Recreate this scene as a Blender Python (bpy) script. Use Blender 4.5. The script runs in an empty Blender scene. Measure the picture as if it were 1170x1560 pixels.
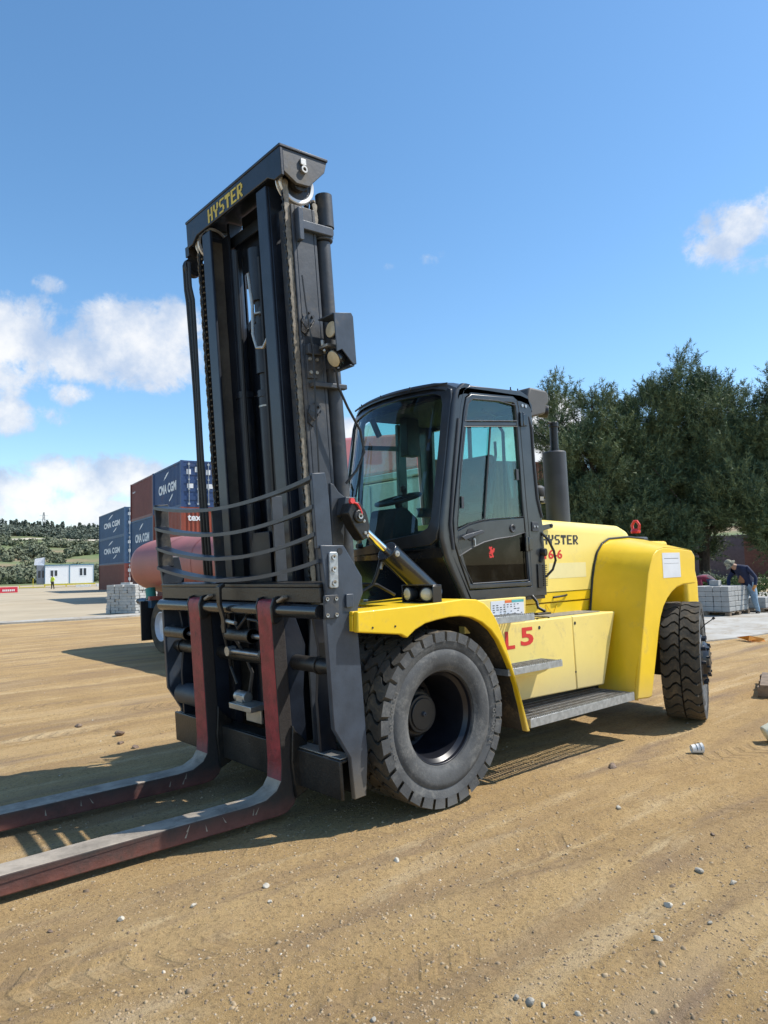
import bpy, math, random
import numpy as np
from mathutils import Vector, Matrix, Quaternion, noise as mnoise
R = math.radians
random.seed(7)
rng = np.random.default_rng(7)
scn = bpy.context.scene
col = scn.collection

# ---------------------------------------------------------------- camera
cam_d = bpy.data.cameras.new('camera'); cam = bpy.data.objects.new('camera', cam_d); col.objects.link(cam)
yaw, pitch, roll = -2.426, 0.077, -0.029
cf = Vector((math.sin(yaw)*math.cos(pitch), math.cos(yaw)*math.cos(pitch), math.sin(pitch)))
cr = Vector((math.cos(yaw), -math.sin(yaw), 0)); cu = cr.cross(cf)
r2 = cr*math.cos(roll)+cu*math.sin(roll); u2 = -cr*math.sin(roll)+cu*math.cos(roll)
CAM = Vector((3.355, 4.563, 1.542))
cam.matrix_world = Matrix(((r2.x, u2.x, -cf.x, CAM.x), (r2.y, u2.y, -cf.y, CAM.y), (r2.z, u2.z, -cf.z, CAM.z), (0, 0, 0, 1)))
cam_d.sensor_fit = 'HORIZONTAL'; cam_d.sensor_width = 36; cam_d.lens = 36*1090.3/1170
cam_d.clip_start = 0.05; cam_d.clip_end = 5000
scn.camera = cam

# ---------------------------------------------------------------- light
SUNV = Vector((-0.60, 0.40, 1.0)).normalized()
sun_d = bpy.data.lights.new('sun', 'SUN'); sun = bpy.data.objects.new('sun', sun_d); col.objects.link(sun)
sun_d.energy = 4.1; sun_d.angle = R(0.53); sun_d.color = (1.0, 0.95, 0.87)
sun.rotation_euler = (-SUNV).to_track_quat('-Z', 'Y').to_euler()
scn.view_settings.view_transform = 'Standard'; scn.view_settings.look = 'None'
scn.view_settings.exposure = 0.48; scn.view_settings.gamma = 1.0; scn.view_settings.use_curve_mapping = False
try:
    scn.cycles.max_bounces = 8; scn.cycles.transparent_max_bounces = 12
    scn.cycles.use_adaptive_sampling = True; scn.cycles.adaptive_threshold = 0.008
    scn.cycles.use_denoising = True
    scn.cycles.sample_clamp_indirect = 6
except Exception: pass

class NT:
    """small node helper"""
    def __init__(s, tree): s.t = tree; s.n = tree.nodes; s.l = tree.links
    def node(s, typ, **kw):
        n = s.n.new(typ)
        for k, v in kw.items(): setattr(n, k, v)
        return n
    def put(s, sock, v):
        if v is None: return
        if isinstance(v, bpy.types.NodeSocket): s.l.new(v, sock)
        else: sock.default_value = v
    def math(s, op, a, b=None, c=None, clamp=False):
        n = s.node('ShaderNodeMath', operation=op); n.use_clamp = clamp
        s.put(n.inputs[0], a); s.put(n.inputs[1], b)
        if c is not None: s.put(n.inputs[2], c)
        return n.outputs[0]
    def vmath(s, op, a, b=None):
        n = s.node('ShaderNodeVectorMath', operation=op); s.put(n.inputs[0], a); s.put(n.inputs[1], b)
        return n.outputs['Value'] if op in ('DOT_PRODUCT', 'LENGTH', 'DISTANCE') else n.outputs[0]
    def noise(s, vec, scale, detail=5, rough=.55, dist=0.0, out='Fac'):
        n = s.node('ShaderNodeTexNoise'); s.put(n.inputs['Vector'], vec)
        n.inputs['Scale'].default_value = scale; n.inputs['Detail'].default_value = detail
        n.inputs['Roughness'].default_value = rough; n.inputs['Distortion'].default_value = dist
        return n.outputs[out]
    def ramp(s, fac, stops, interp='LINEAR'):
        n = s.node('ShaderNodeValToRGB'); s.put(n.inputs[0], fac); n.color_ramp.interpolation = interp
        el = n.color_ramp.elements
        while len(el) < len(stops): el.new(0.5)
        for e, (p, c) in zip(el, stops):
            e.position = p; e.color = (c, c, c, 1) if isinstance(c, (int, float)) else tuple(c)+(1,)
        return n.outputs[0]
    def mix(s, fac, a, b, blend='MIX'):
        n = s.node('ShaderNodeMix', data_type='RGBA', blend_type=blend)
        s.put(n.inputs[0], fac)
        for i, v in ((6, a), (7, b)):
            if isinstance(v, tuple) and len(v) == 3: v = v+(1,)
            s.put(n.inputs[i], v)
        return n.outputs[2]
    def smooth(s, v, a, b):
        n = s.node('ShaderNodeMapRange', interpolation_type='SMOOTHSTEP'); s.put(n.inputs[0], v)
        n.inputs[1].default_value = a; n.inputs[2].default_value = b
        n.inputs[3].default_value = 0; n.inputs[4].default_value = 1
        return n.outputs[0]
    def scale(s, vec, v):
        n = s.node('ShaderNodeMapping'); s.put(n.inputs[0], vec); n.inputs['Scale'].default_value = v
        return n.outputs[0]

# ---------------------------------------------------------------- sky with clouds
world = bpy.data.worlds.new('World'); scn.world = world; world.use_nodes = True
W = NT(world.node_tree); W.n.clear()
sky = W.node('ShaderNodeTexSky'); sky.sky_type = 'NISHITA'; sky.sun_disc = False
sky.sun_elevation = math.asin(SUNV.z); sky.sun_rotation = math.atan2(SUNV.x, SUNV.y)
sky.altitude = 100; sky.air_density = 1.0; sky.dust_density = 0.3; sky.ozone_density = 2.2
tcw = W.node('ShaderNodeTexCoord'); D = tcw.outputs['Generated']
sep = W.node('ShaderNodeSeparateXYZ'); W.put(sep.inputs[0], D)
az = W.math('ARCTAN2', sep.outputs[0], sep.outputs[1]); elv = W.math('ARCSINE', sep.outputs[2])
def pix_dir(px, py):
    d = cf + r2*((px-585)/1090.3) - u2*((py-780)/1090.3); d.normalize(); return math.atan2(d.x, d.y), math.asin(d.z)
# warp coordinates with noise for ragged edges
nz = W.noise(D, 8.5, 8, .66, .35); nzc = W.noise(D, 24.0, 8, .65, .3)
mask = None
for (px, py, rx, ry, s) in [(20, 515, 78, 62, 1.0), (-60, 540, 110, 70, 1.0), (215, 528, 98, 66, 1.05), (262, 505, 52, 48, .8), (105, 538, 85, 40, .98), (15, 630, 42, 30, .75), (70, 632, 40, 20, .5),
                         (110, 603, 36, 20, .62), (170, 732, 120, 40, 1.05), (25, 748, 80, 30, .9), (110, 772, 190, 42, .85), (-140, 765, 150, 50, .9), (230, 742, 80, 34, .7), (60, 800, 150, 22, .5),
                         (1128, 345, 66, 42, .95), (1175, 315, 60, 44, .8), (1160, 396, 48, 22, .65), (1075, 372, 34, 30, .6), (822, 665, 70, 62, 1.6), (870, 600, 30, 20, .3), (525, 655, 44, 26, .8), (655, 392, 22, 14, .36), (600, 405, 24, 10, .3), (70, 435, 26, 14, .4)]:
    a0, e0 = pix_dir(px, py)
    dx = W.math('MULTIPLY', W.math('SUBTRACT', az, a0), 1090.0*math.cos(e0)/rx); dy = W.math('MULTIPLY', W.math('SUBTRACT', elv, e0), 1090.0/ry)
    d2 = W.math('ADD', W.math('MULTIPLY', dx, dx), W.math('MULTIPLY', dy, dy))
    g = W.math('MULTIPLY', W.math('SUBTRACT', 1.0, W.math('MULTIPLY', d2, .62), clamp=True), s)
    mask = g if mask is None else W.math('MAXIMUM', mask, g)
# the sky out of frame carries the same scattered cumulus
far = W.math('MULTIPLY', W.smooth(W.noise(D, 2.2, 3, .5), .56, .72), .8)
outm = W.smooth(W.vmath('DOT_PRODUCT', D, tuple(cf)), .80, .66)
mask = W.math('MAXIMUM', mask, W.math('MULTIPLY', far, outm))
field = W.math('ADD', mask, W.math('ADD', W.math('MULTIPLY', W.math('SUBTRACT', nz, .5), 2.1), W.math('MULTIPLY', W.math('SUBTRACT', nzc, .5), 1.3)))
dens = W.smooth(field, .28, .78)
dens = W.math('MULTIPLY', dens, W.smooth(mask, .02, .30))
dens = W.math('MULTIPLY', dens, .93)
body = W.noise(W.vmath('ADD', D, (.012, -.01, .03)), 11.0, 6, .6)
ccol = W.mix(W.smooth(W.math('ADD', body, W.math('MULTIPLY', mask, .25)), .52, .86), (.50, .62, .82), (1.0, 1.0, 1.0))
skyc = W.node('ShaderNodeHueSaturation'); skyc.inputs['Saturation'].default_value = 1.16; skyc.inputs['Hue'].default_value = .4945
W.put(skyc.inputs['Color'], sky.outputs[0])
bg1 = W.node('ShaderNodeBackground'); W.put(bg1.inputs[0], skyc.outputs[0]); bg1.inputs[1].default_value = 0.15
bg2 = W.node('ShaderNodeBackground'); W.put(bg2.inputs[0], ccol); bg2.inputs[1].default_value = 0.74
ms = W.node('ShaderNodeMixShader'); W.put(ms.inputs[0], dens); W.l.new(bg1.outputs[0], ms.inputs[1]); W.l.new(bg2.outputs[0], ms.inputs[2])
wo = W.node('ShaderNodeOutputWorld'); W.l.new(ms.outputs[0], wo.inputs[0])

# ---------------------------------------------------------------- mesh helpers
class MB:
    def __init__(s): s.v = []; s.f = []; s.m = []
    def add(s, vs, fs, m=0):
        b = len(s.v); s.v.extend([tuple(p) for p in vs])
        for f in fs: s.f.append(tuple(b+i for i in f)); s.m.append(m)
    def box(s, c, size, rot=None, m=0):
        hx, hy, hz = size[0]/2, size[1]/2, size[2]/2
        vs = [Vector((x*hx, y*hy, z*hz)) for x in (-1, 1) for y in (-1, 1) for z in (-1, 1)]
        if rot is not None: vs = [rot @ v for v in vs]
        c = Vector(c); s.add([v+c for v in vs], [(0, 1, 3, 2), (4, 6, 7, 5), (0, 4, 5, 1), (2, 3, 7, 6), (0, 2, 6, 4), (1, 5, 7, 3)], m)
    def bb(s, x0, x1, y0, y1, z0, z1, m=0): s.box(((x0+x1)/2, (y0+y1)/2, (z0+z1)/2), (abs(x1-x0), abs(y1-y0), abs(z1-z0)), None, m)
    def prism(s, pts, a, b, fn=None, m=0):
        """pts: 2D outline; extruded from a to b. fn(u, v, w) -> point, default u=x, v=z, w=y"""
        if fn is None: fn = lambda u, v, w: (u, w, v)
        n = len(pts)
        s.add([fn(u, v, a) for u, v in pts]+[fn(u, v, b) for u, v in pts],
              [tuple(range(n))[::-1], tuple(range(n, 2*n))]+[(i, (i+1) % n, n+(i+1) % n, n+i) for i in range(n)], m)
    def loft(s, A, B, m=0, caps=True):
        n = len(A)
        s.add(list(A)+list(B), ([tuple(range(n))[::-1], tuple(range(n, 2*n))] if caps else [])+[(i, (i+1) % n, n+(i+1) % n, n+i) for i in range(n)], m)
    def strip(s, A, B, m=0):
        n = len(A); s.add(list(A)+list(B), [(i, i+1, n+i+1, n+i) for i in range(n-1)], m)
    def cyl(s, p0, p1, r0, r1=None, n=20, m=0, caps=True):
        if r1 is None: r1 = r0
        p0 = Vector(p0); p1 = Vector(p1); d = (p1-p0).normalized()
        a = d.orthogonal().normalized(); b = d.cross(a)
        A = [p0+(a*math.cos(t)+b*math.sin(t))*r0 for t in [2*math.pi*i/n for i in range(n)]]
        B = [p1+(a*math.cos(t)+b*math.sin(t))*r1 for t in [2*math.pi*i/n for i in range(n)]]
        s.loft(A, B, m, caps)
    def lathe(s, prof, org, axis, n=32, m=0):
        """prof: (radius, along-axis) list"""
        org = Vector(org); d = Vector(axis).normalized(); a = d.orthogonal().normalized(); b = d.cross(a)
        vs = []; fs = []; k = len(prof)
        for i in range(n):
            t = 2*math.pi*i/n; e = a*math.cos(t)+b*math.sin(t)
            vs += [org+e*r_+d*h for r_, h in prof]
        for i in range(n):
            j = (i+1) % n
            for q in range(k-1): fs.append((i*k+q, i*k+q+1, j*k+q+1, j*k+q))
        s.add(vs, fs, m)
    def tube(s, path, r, n=8, m=0):
        P = [Vector(p) for p in path]; vs = []; fs = []; prev = None
        for i, p in enumerate(P):
            t = (P[min(i+1, len(P)-1)]-P[max(i-1, 0)]).normalized()
            if prev is None: a = t.orthogonal().normalized()
            else: a = (prev-t*prev.dot(t)).normalized()
            prev = a; b = t.cross(a); rr = r[i] if isinstance(r, (list, tuple)) else r
            vs += [p+(a*math.cos(q)+b*math.sin(q))*rr for q in [2*math.pi*k/n for k in range(n)]]
        for i in range(len(P)-1):
            for k in range(n): fs.append((i*n+k, i*n+(k+1) % n, (i+1)*n+(k+1) % n, (i+1)*n+k))
        fs += [tuple(range(n))[::-1], tuple(range((len(P)-1)*n, len(P)*n))]
        s.add(vs, fs, m)
    def xf(s, M): s.v = [tuple(M @ Vector(v)) for v in s.v]; return s
    def build(s, name, mat, parent=None, bevel=0, smooth=30, seg=2, sub=0):
        me = bpy.data.meshes.new(name); me.from_pydata(s.v, [], s.f)
        mats = mat if isinstance(mat, (list, tuple)) else [mat]
        for q in mats: me.materials.append(q)
        if len(mats) > 1: me.polygons.foreach_set('material_index', s.m)
        return link(name, me, parent, bevel, smooth, seg, sub)
def link(name, me, parent=None, bevel=0, smooth=30, seg=2, sub=0):
    if smooth:
        me.polygons.foreach_set('use_smooth', [True]*len(me.polygons)); me.set_sharp_from_angle(angle=R(smooth))
    me.update(); o = bpy.data.objects.new(name, me); col.objects.link(o)
    if parent is not None: o.parent = parent
    if sub:
        sm = o.modifiers.new('sub', 'SUBSURF'); sm.levels = sub; sm.render_levels = sub
    if bevel:
        bv = o.modifiers.new('bevel', 'BEVEL'); bv.width = bevel; bv.segments = seg; bv.limit_method = 'ANGLE'; bv.angle_limit = R(35); bv.use_clamp_overlap = True
    return o
def empty(name, loc, label=None, cat=None, group=None, rz=0):
    o = bpy.data.objects.new(name, None); o.empty_display_size = .2; col.objects.link(o); o.location = loc; o.rotation_euler = (0, 0, rz)
    return tag(o, label, cat, group)
def tag(o, label=None, cat=None, group=None, kind=None):
    if label: o['label'] = label
    if cat: o['category'] = cat
    if group: o['group'] = group
    if kind: o['kind'] = kind
    return o
def copy_tree(o, parent=None):
    c = o.copy(); col.objects.link(c)
    if parent is not None: c.parent = parent; 
    for ch in list(o.children): copy_tree(ch, c)
    return c
def rotz(a): return Matrix.Rotation(a, 3, 'Z')
def arc(cx, cy, r, a0, a1, n): return [(cx+r*math.cos(R(a0+(a1-a0)*i/n)), cy+r*math.sin(R(a0+(a1-a0)*i/n))) for i in range(n+1)]
def rrect(x0, x1, y0, y1, r, n=4):
    return arc(x1-r, y0+r, r, -90, 0, n)+arc(x1-r, y1-r, r, 0, 90, n)+arc(x0+r, y1-r, r, 90, 180, n)+arc(x0+r, y0+r, r, 180, 270, n)
def text_mesh(txt, bold=.0, space=1.0):
    """flat lettering in the XY plane, unit cap height about 0.7"""
    c = bpy.data.curves.new('t', 'FONT'); c.body = txt; c.offset = bold; c.space_character = space; c.resolution_u = 3
    o = bpy.data.objects.new('t', c); col.objects.link(o); dg = bpy.context.evaluated_depsgraph_get()
    me = bpy.data.meshes.new_from_object(o.evaluated_get(dg)); bpy.data.objects.remove(o); bpy.data.curves.remove(c)
    V = [tuple(v.co) for v in me.vertices]; F = [tuple(p.vertices) for p in me.polygons]; bpy.data.meshes.remove(me)
    xs = [v[0] for v in V]; ys = [v[1] for v in V]; x0, x1, y0, y1 = min(xs), max(xs), min(ys), max(ys)
    return [((v[0]-x0)/(x1-x0), (v[1]-y0)/(y1-y0)) for v in V], F
def put_text(mb, txt, fn, bold=.02, space=1.0, m=0, box=(0, 1, 0, 1)):
    V, F = text_mesh(txt, bold, space); u0, u1, v0, v1 = box
    mb.add([fn(u0+(u1-u0)*a, v0+(v1-v0)*b) for a, b in V], F, m)
GL = {'H': ['110011', '110011', '110011', '111111', '110011', '110011', '110011'],
      'Y': ['110011', '110011', '110011', '011110', '001100', '001100', '001100'],
      'S': ['011111', '110000', '110000', '011110', '000011', '000011', '111110'],
      'T': ['111111', '111111', '001100', '001100', '001100', '001100', '001100'],
      'E': ['111111', '110000', '110000', '111110', '110000', '110000', '111111'],
      'R': ['111110', '110011', '110011', '111110', '111100', '110110', '110011']}
def cell_text(mb, txt, fn, m=0):
    n = len(txt); cw = 1/(n*7-1)
    for k, ch in enumerate(txt):
        for r_, row in enumerate(GL[ch]):
            c0 = 0
            while c0 < 6:
                if row[c0] == '1':
                    c1 = c0
                    while c1 < 6 and row[c1] == '1': c1 += 1
                    u0 = (k*7+c0)*cw; u1 = (k*7+c1)*cw; v1 = 1-r_/7; v0 = 1-(r_+1)/7
                    mb.add([fn(u0, v0), fn(u1, v0), fn(u1, v1), fn(u0, v1)], [(0, 1, 2, 3)], m); c0 = c1
                else: c0 += 1

# ---------------------------------------------------------------- materials
def mat(name, base, rough=.5, metal=0.0, var=.12, vscale=6, dirt=None, dirt_amt=.3, dscale=3, bump=.0, bscale=60, spec=.5, coat=0.0, grad=None):
    m = bpy.data.materials.new(name); m.use_nodes = True; N = NT(m.node_tree)
    p = N.n['Principled BSDF']; tc = N.node('ShaderNodeTexCoord'); V = N.node('ShaderNodeNewGeometry').outputs['Position']
    oi = N.node('ShaderNodeObjectInfo').outputs['Random']
    a = N.noise(V, vscale, 6, .6)
    lo = tuple(max(0, c*(1-var)) for c in base); hi = tuple(min(1, c*(1+var)) for c in base)
    c = N.mix(N.smooth(a, .3, .7), lo, hi)
    rr = rough
    if dirt:
        d1 = N.noise(V, dscale, 8, .68, .6); d2 = N.noise(V, dscale*9, 5, .7)
        dm = N.smooth(N.math('ADD', N.math('MULTIPLY', d1, .72), N.math('MULTIPLY', d2, .28)), .60-.22*dirt_amt, .72)
        dm = N.math('MULTIPLY', dm, min(1, dirt_amt*1.6))
        if grad:
            z = N.node('ShaderNodeSeparateXYZ'); N.put(z.inputs[0], V)
            gz = N.smooth(z.outputs[2], grad[1], grad[0])
            dm = N.math('MAXIMUM', dm, N.math('MULTIPLY', gz, N.math('ADD', .35, N.math('MULTIPLY', d1, .8)), clamp=True))
        c = N.mix(dm, c, dirt); rr = N.math('ADD', rough, N.math('MULTIPLY', dm, .3), clamp=True)
    N.put(p.inputs['Base Color'], c if not isinstance(c, tuple) else c+(1,)); N.put(p.inputs['Roughness'], rr)
    p.inputs['Metallic'].default_value = metal; p.inputs['Specular IOR Level'].default_value = spec; p.inputs['Coat Weight'].default_value = coat
    if bump:
        b = N.node('ShaderNodeBump'); b.inputs['Strength'].default_value = bump; b.inputs['Distance'].default_value = .01
        N.put(b.inputs['Height'], N.noise(V, bscale, 6, .65)); N.l.new(b.outputs[0], p.inputs['Normal'])
    return m
DUST = (.33, .25, .15)
M = {}
M['mast'] = mat('mast_paint', (.012, .018, .030), .40, var=.25, dirt=(.075, .072, .066), dirt_amt=.25, dscale=2.2, bump=.12, bscale=30)
M['mastside'] = mat('mast_side', (.036, .043, .054), .52, var=.25, dirt=(.135, .118, .092), dirt_amt=.5, dscale=2.5, bump=.15, bscale=25)
M['rail'] = mat('mast_rail_inner', (.014, .019, .030), .38, var=.3, dirt=(.11, .10, .08), dirt_amt=.14, dscale=3, bump=.1)
M['plate'] = mat('plate_paint', (.040, .053, .074), .42, var=.22, dirt=(.16, .13, .09), dirt_amt=.25, dscale=3, bump=.12, bscale=18, grad=(.15, .55))
M['steel'] = mat('worn_steel', (.42, .41, .38), .42, .75, var=.2, dirt=(.22, .17, .11), dirt_amt=.35, bump=.1)
M['sheave'] = mat('sheave_steel', (.72, .72, .70), .35, .3, var=.05)
M['dustweb'] = mat('dusty_rail_web', (.105, .097, .082), .7, var=.3, vscale=5, dirt=(.17, .145, .11), dirt_amt=.5)
M['chrome'] = mat('chrome', (.82, .80, .74), .14, 1.0, var=.05)
M['chromedull'] = mat('dull_rod', (.25, .25, .26), .3, .8, var=.2, dirt=(.05, .04, .03), dirt_amt=.4)
M['grease'] = mat('greasy_black', (.016, .015, .014), .38, var=.4, dirt=(.07, .055, .038), dirt_amt=.45, dscale=5, bump=.3)
M['chain'] = mat('chain_steel', (.21, .18, .135), .5, .2, var=.3, vscale=30, dirt=(.10, .08, .06), dirt_amt=.35, dscale=12)
M['red'] = mat('worn_red', (.30, .035, .030), .5, var=.3, dirt=(.055, .035, .03), dirt_amt=.42, dscale=4, bump=.25, bscale=40)
M['forksteel'] = mat('fork_top', (.30, .255, .20), .68, 0, var=.3, dirt=(.10, .085, .065), dirt_amt=.5, dscale=5, bump=.2)
M['forkside'] = mat('fork_side', (.165, .056, .042), .62, var=.4, vscale=9, dirt=(.075, .052, .042), dirt_amt=.65, dscale=3.5, bump=.35, bscale=35)
M['yellow'] = mat('yellow_paint', (.85, .56, .014), .38, var=.07, vscale=2.5, dirt=(.52, .37, .12), dirt_amt=.30, dscale=5, bump=.05, bscale=14, coat=.15, grad=(.25, .62))
M['yellowpale'] = mat('sunlit_faded_yellow', (.86, .67, .17), .40, var=.04, vscale=2, dirt=(.56, .46, .25), dirt_amt=.26, dscale=4.5, bump=.05, bscale=14, coat=.1)  # faded paint, paled further to carry the sun's overexposure
M['yellowside'] = mat('side_panel_yellow', (.84, .66, .20), .42, var=.05, vscale=2, dirt=(.48, .38, .21), dirt_amt=.42, dscale=4, bump=.05, bscale=14, coat=.05, grad=(.42, .80))  # pale panel tone also holds the overexposed sunlight
M['black'] = mat('black_cab_paint', (.030, .034, .039), .33, var=.2, dirt=(.12, .11, .09), dirt_amt=.14, coat=.2)
M['blackgloss'] = mat('gloss_black', (.013, .014, .016), .26, var=.2, dirt=(.07, .06, .05), dirt_amt=.15, coat=.25)
M['plastic'] = mat('grey_plastic', (.045, .050, .060), .55, var=.15, dirt=(.14, .13, .11), dirt_amt=.2)
M['rubber'] = mat('tyre_rubber', (.062, .057, .048), .85, var=.25, vscale=5, dirt=(.19, .15, .10), dirt_amt=.62, dscale=4, bump=.5, bscale=45, spec=.25, grad=(.0, .22))
M['sidewall'] = mat('tyre_sidewall', (.080, .082, .083), .75, var=.22, vscale=4, dirt=(.20, .195, .18), dirt_amt=.6, dscale=6, bump=.3, bscale=70, spec=.3, grad=(-.05, .12))
M['tyretext'] = mat('tyre_lettering', (.13, .128, .12), .7)
M['rim'] = mat('rim_black', (.010, .011, .016), .35, var=.3, dirt=(.07, .062, .05), dirt_amt=.2, dscale=6)
M['hose'] = mat('black_hose', (.015, .015, .016), .45, var=.2)
M['galv'] = mat('galvanised_steel', (.40, .42, .43), .42, .55, var=.2, vscale=25, dirt=(.26, .23, .17), dirt_amt=.25, dscale=8, bump=.08)
M['grating'] = mat('grating_steel', (.26, .25, .23), .55, .4, var=.25, vscale=30, dirt=(.20, .16, .10), dirt_amt=.45, dscale=6)
M['white'] = mat('white_paint', (.78, .78, .76), .5, var=.04, dirt=(.5, .47, .4), dirt_amt=.12)
M['redmark'] = mat('red_marking', (.62, .028, .022), .5, var=.05)
M['redgloss'] = mat('red_plastic', (.75, .035, .03), .3, var=.05, coat=.3)
M['ink'] = mat('black_marking', (.02, .02, .022), .5, var=.1)
M['logoyellow'] = mat('logo_yellow', (.60, .46, .05), .5, var=.15)
M['patch'] = mat('faded_patch', (.82, .72, .36), .45, var=.04)
M['sticker'] = mat('white_sticker', (.66, .68, .72), .4, var=.05)
M['teal'] = mat('teal_sticker', (.08, .38, .40), .5); M['orange'] = mat('orange_sticker', (.75, .16, .04), .5)
M['seat'] = mat('seat_fabric', (.022, .024, .027), .85, var=.2, bump=.3)
M['lens'] = mat('lamp_lens', (.62, .60, .48), .12, var=.1, coat=.5)
M['lensold'] = mat('lamp_lens_warm', (.55, .48, .33), .25, var=.2, dirt=(.35, .28, .16), dirt_amt=.4)
M['mud'] = mat('muddy_arch', (.045, .038, .028), .9, var=.3, dirt=(.20, .15, .09), dirt_amt=.6, dscale=5, bump=.6, bscale=30)
def glass(name, tint, refl=.055):
    m = bpy.data.materials.new(name); m.use_nodes = True; N = NT(m.node_tree); N.n.clear()
    tr = N.node('ShaderNodeBsdfTransparent'); tr.inputs[0].default_value = tint+(1,)
    gl = N.node('ShaderNodeBsdfGlossy'); gl.inputs[0].default_value = (.95, .97, 1, 1); gl.inputs[1].default_value = .015
    ge = N.node('ShaderNodeNewGeometry'); cs = N.math('ABSOLUTE', N.vmath('DOT_PRODUCT', ge.outputs['Normal'], ge.outputs['Incoming']))
    f = N.math('ADD', refl, N.math('MULTIPLY', N.math('POWER', N.math('SUBTRACT', 1.0, cs, clamp=True), 5.0), .9), clamp=True)
    df = N.node('ShaderNodeBsdfDiffuse'); df.inputs[0].default_value = (.35, .32, .26, 1)
    P = N.node('ShaderNodeNewGeometry').outputs['Position']
    dust = N.math('MULTIPLY', N.smooth(N.noise(P, 5, 7, .7), .45, .75), .06)
    m1 = N.node('ShaderNodeMixShader'); N.put(m1.inputs[0], f); N.l.new(tr.outputs[0], m1.inputs[1]); N.l.new(gl.outputs[0], m1.inputs[2])
    m2 = N.node('ShaderNodeMixShader'); N.put(m2.inputs[0], dust); N.l.new(m1.outputs[0], m2.inputs[1]); N.l.new(df.outputs[0], m2.inputs[2])
    o = N.node('ShaderNodeOutputMaterial'); N.l.new(m2.outputs[0], o.inputs[0]); return m
M['glass'] = glass('windscreen_glass', (.74, .90, .86)); M['glassdark'] = glass('door_glass', (.68, .87, .82)); M['glasslow'] = glass('dark_tinted_glass', (.10, .16, .145), .018); M['acgrey'] = mat('dusty_grey_housing', (.085, .083, .08), .6, var=.1, dirt=(.26, .23, .18), dirt_amt=.3)
# ================================================================ the yellow forklift (truck frame = world frame, X forward, Y to its left)
AL = R(3.5); CA, SA = math.cos(AL), math.sin(AL)
MM = Matrix(((CA, 0, SA), (0, 1, 0), (-SA, 0, CA)))            # mast frame: s forward, y, h up the mast
def T(s, y, h): return MM @ Vector((s, y, h))
MX = MM.to_4x4()
FL = empty('forklift', (0, 0, 0), 'big yellow forklift with tall black mast leaning forward and red forks on the dirt', 'forklift')
def P(mb, name, m, bevel=0, parent=FL, label=None, kind=None, **k):
    o = mb.build(name, m, parent, bevel, **k)
    if label: o['label'] = label
    if kind: o['kind'] = kind
    return o
XI = MX  # shorthand

# ---- mast: rails -------------------------------------------------
def channel(sg, y0, y1, s0, s1, h0, h1, tf=.022, tw=.022):
    """C-section upright: flanges front and back, web on the outer side"""
    a, b = min(y0, y1)*sg, max(y0, y1)*sg
    m = MB(); ya, yb = sorted((a, b)); wy = b-sg*tw if sg > 0 else b+tw
    m.bb(s1-tf, s1, ya, yb, h0, h1); m.bb(s0, s0+tf, ya, yb, h0, h1); lo, hi = sorted((b, b-sg*tw)); m.bb(s0+tf, s1-tf, lo, hi, h0, h1)
    return m.xf(XI)
for sg in (1, -1):
    P(channel(sg, .345, .475, .36, .545, .42, 4.24), 'inner_mast_rail', M['rail'], .006)
    P(channel(sg, .50, .655, .27, .47, .40, 4.06, .026, .028), 'outer_mast_rail', M['mastside'], .006)
    m = MB(); m.cyl((.18, .60*sg, .55), (.18, .60*sg, 2.95), .062, n=20); m.cyl((.18, .60*sg, 2.95), (.18, .60*sg, 3.0), .07, n=20)
    m.cyl((.18, .60*sg, 2.02), (.18, .60*sg, 2.05), .066, n=20)
    m.cyl((.18, .60*sg, 3.0), (.18, .60*sg, 3.86), .056, n=20)
    o = P(m.xf(XI), 'lift_cylinder', M['mastside'])
    m = MB(); m.cyl((.18, .60*sg, 3.86), (.18, .60*sg, 3.90), .035, n=14); m.cyl((.18, .60*sg, 3.90), (.18, .60*sg, 3.915), .05, n=6); m.cyl((.18, .60*sg, 3.915), (.18, .60*sg, 3.93), .03, n=6)
    P(m.xf(XI), 'rod_nut', M['chain'], parent=o)
    m = MB(); m.cyl((.11, .56*sg, 4.0), (.11, .56*sg, 4.24), .062, n=20); m.cyl((.11, .56*sg, 3.93), (.11, .56*sg, 4.0), .05, n=16)
    P(m.xf(XI), 'cylinder_cap', M['mastside'])
    # bracket that ties the cylinder head to the rail
    m = MB(); m.prism(rrect(.405, .445, 3.80, 4.03, .015), .655*sg, .70*sg); m.prism(rrect(.14, .42, 3.885, 3.95, .02), .56*sg, .69*sg)
    m.cyl((.18, .60*sg, 3.87), (.18, .60*sg, 3.955), .075, n=20)
    P(m.xf(XI), 'cylinder_bracket', M['plate'], .006)
# centre pair of lift cylinders and hose bundle seen between the rails
for yy, h1 in ((-.325, 2.95), (-.01, 2.90)):
    m = MB(); m.cyl((.34, yy, .5), (.34, yy, h1), .064, n=24); m.cyl((.34, yy, h1-.03), (.34, yy, h1+.02), .071, n=24); P(m.xf(XI), 'centre_cylinder', M['mast'])
m = MB(); m.cyl((.34, -.01, 2.92), (.34, -.01, 3.9), .046, n=20); m.cyl((.34, -.325, 2.97), (.34, -.325, 4.1), .046, n=20)
m.cyl((.34, -.01, 3.05), (.34, -.01, 3.42), .066, n=20); m.cyl((.34, -.01, 3.60), (.34, -.01, 4.0), .072, n=20); P(m.xf(XI), 'cylinder_rod', M['mast'])
for hh, yy in ((2.80, -.01), (3.50, -.01)):
    m = MB(); m.cyl((.34, yy, hh-.006), (.34, yy, hh+.006), .0665, n=24); P(m.xf(XI), 'cylinder_ring', M['steel'])
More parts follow.
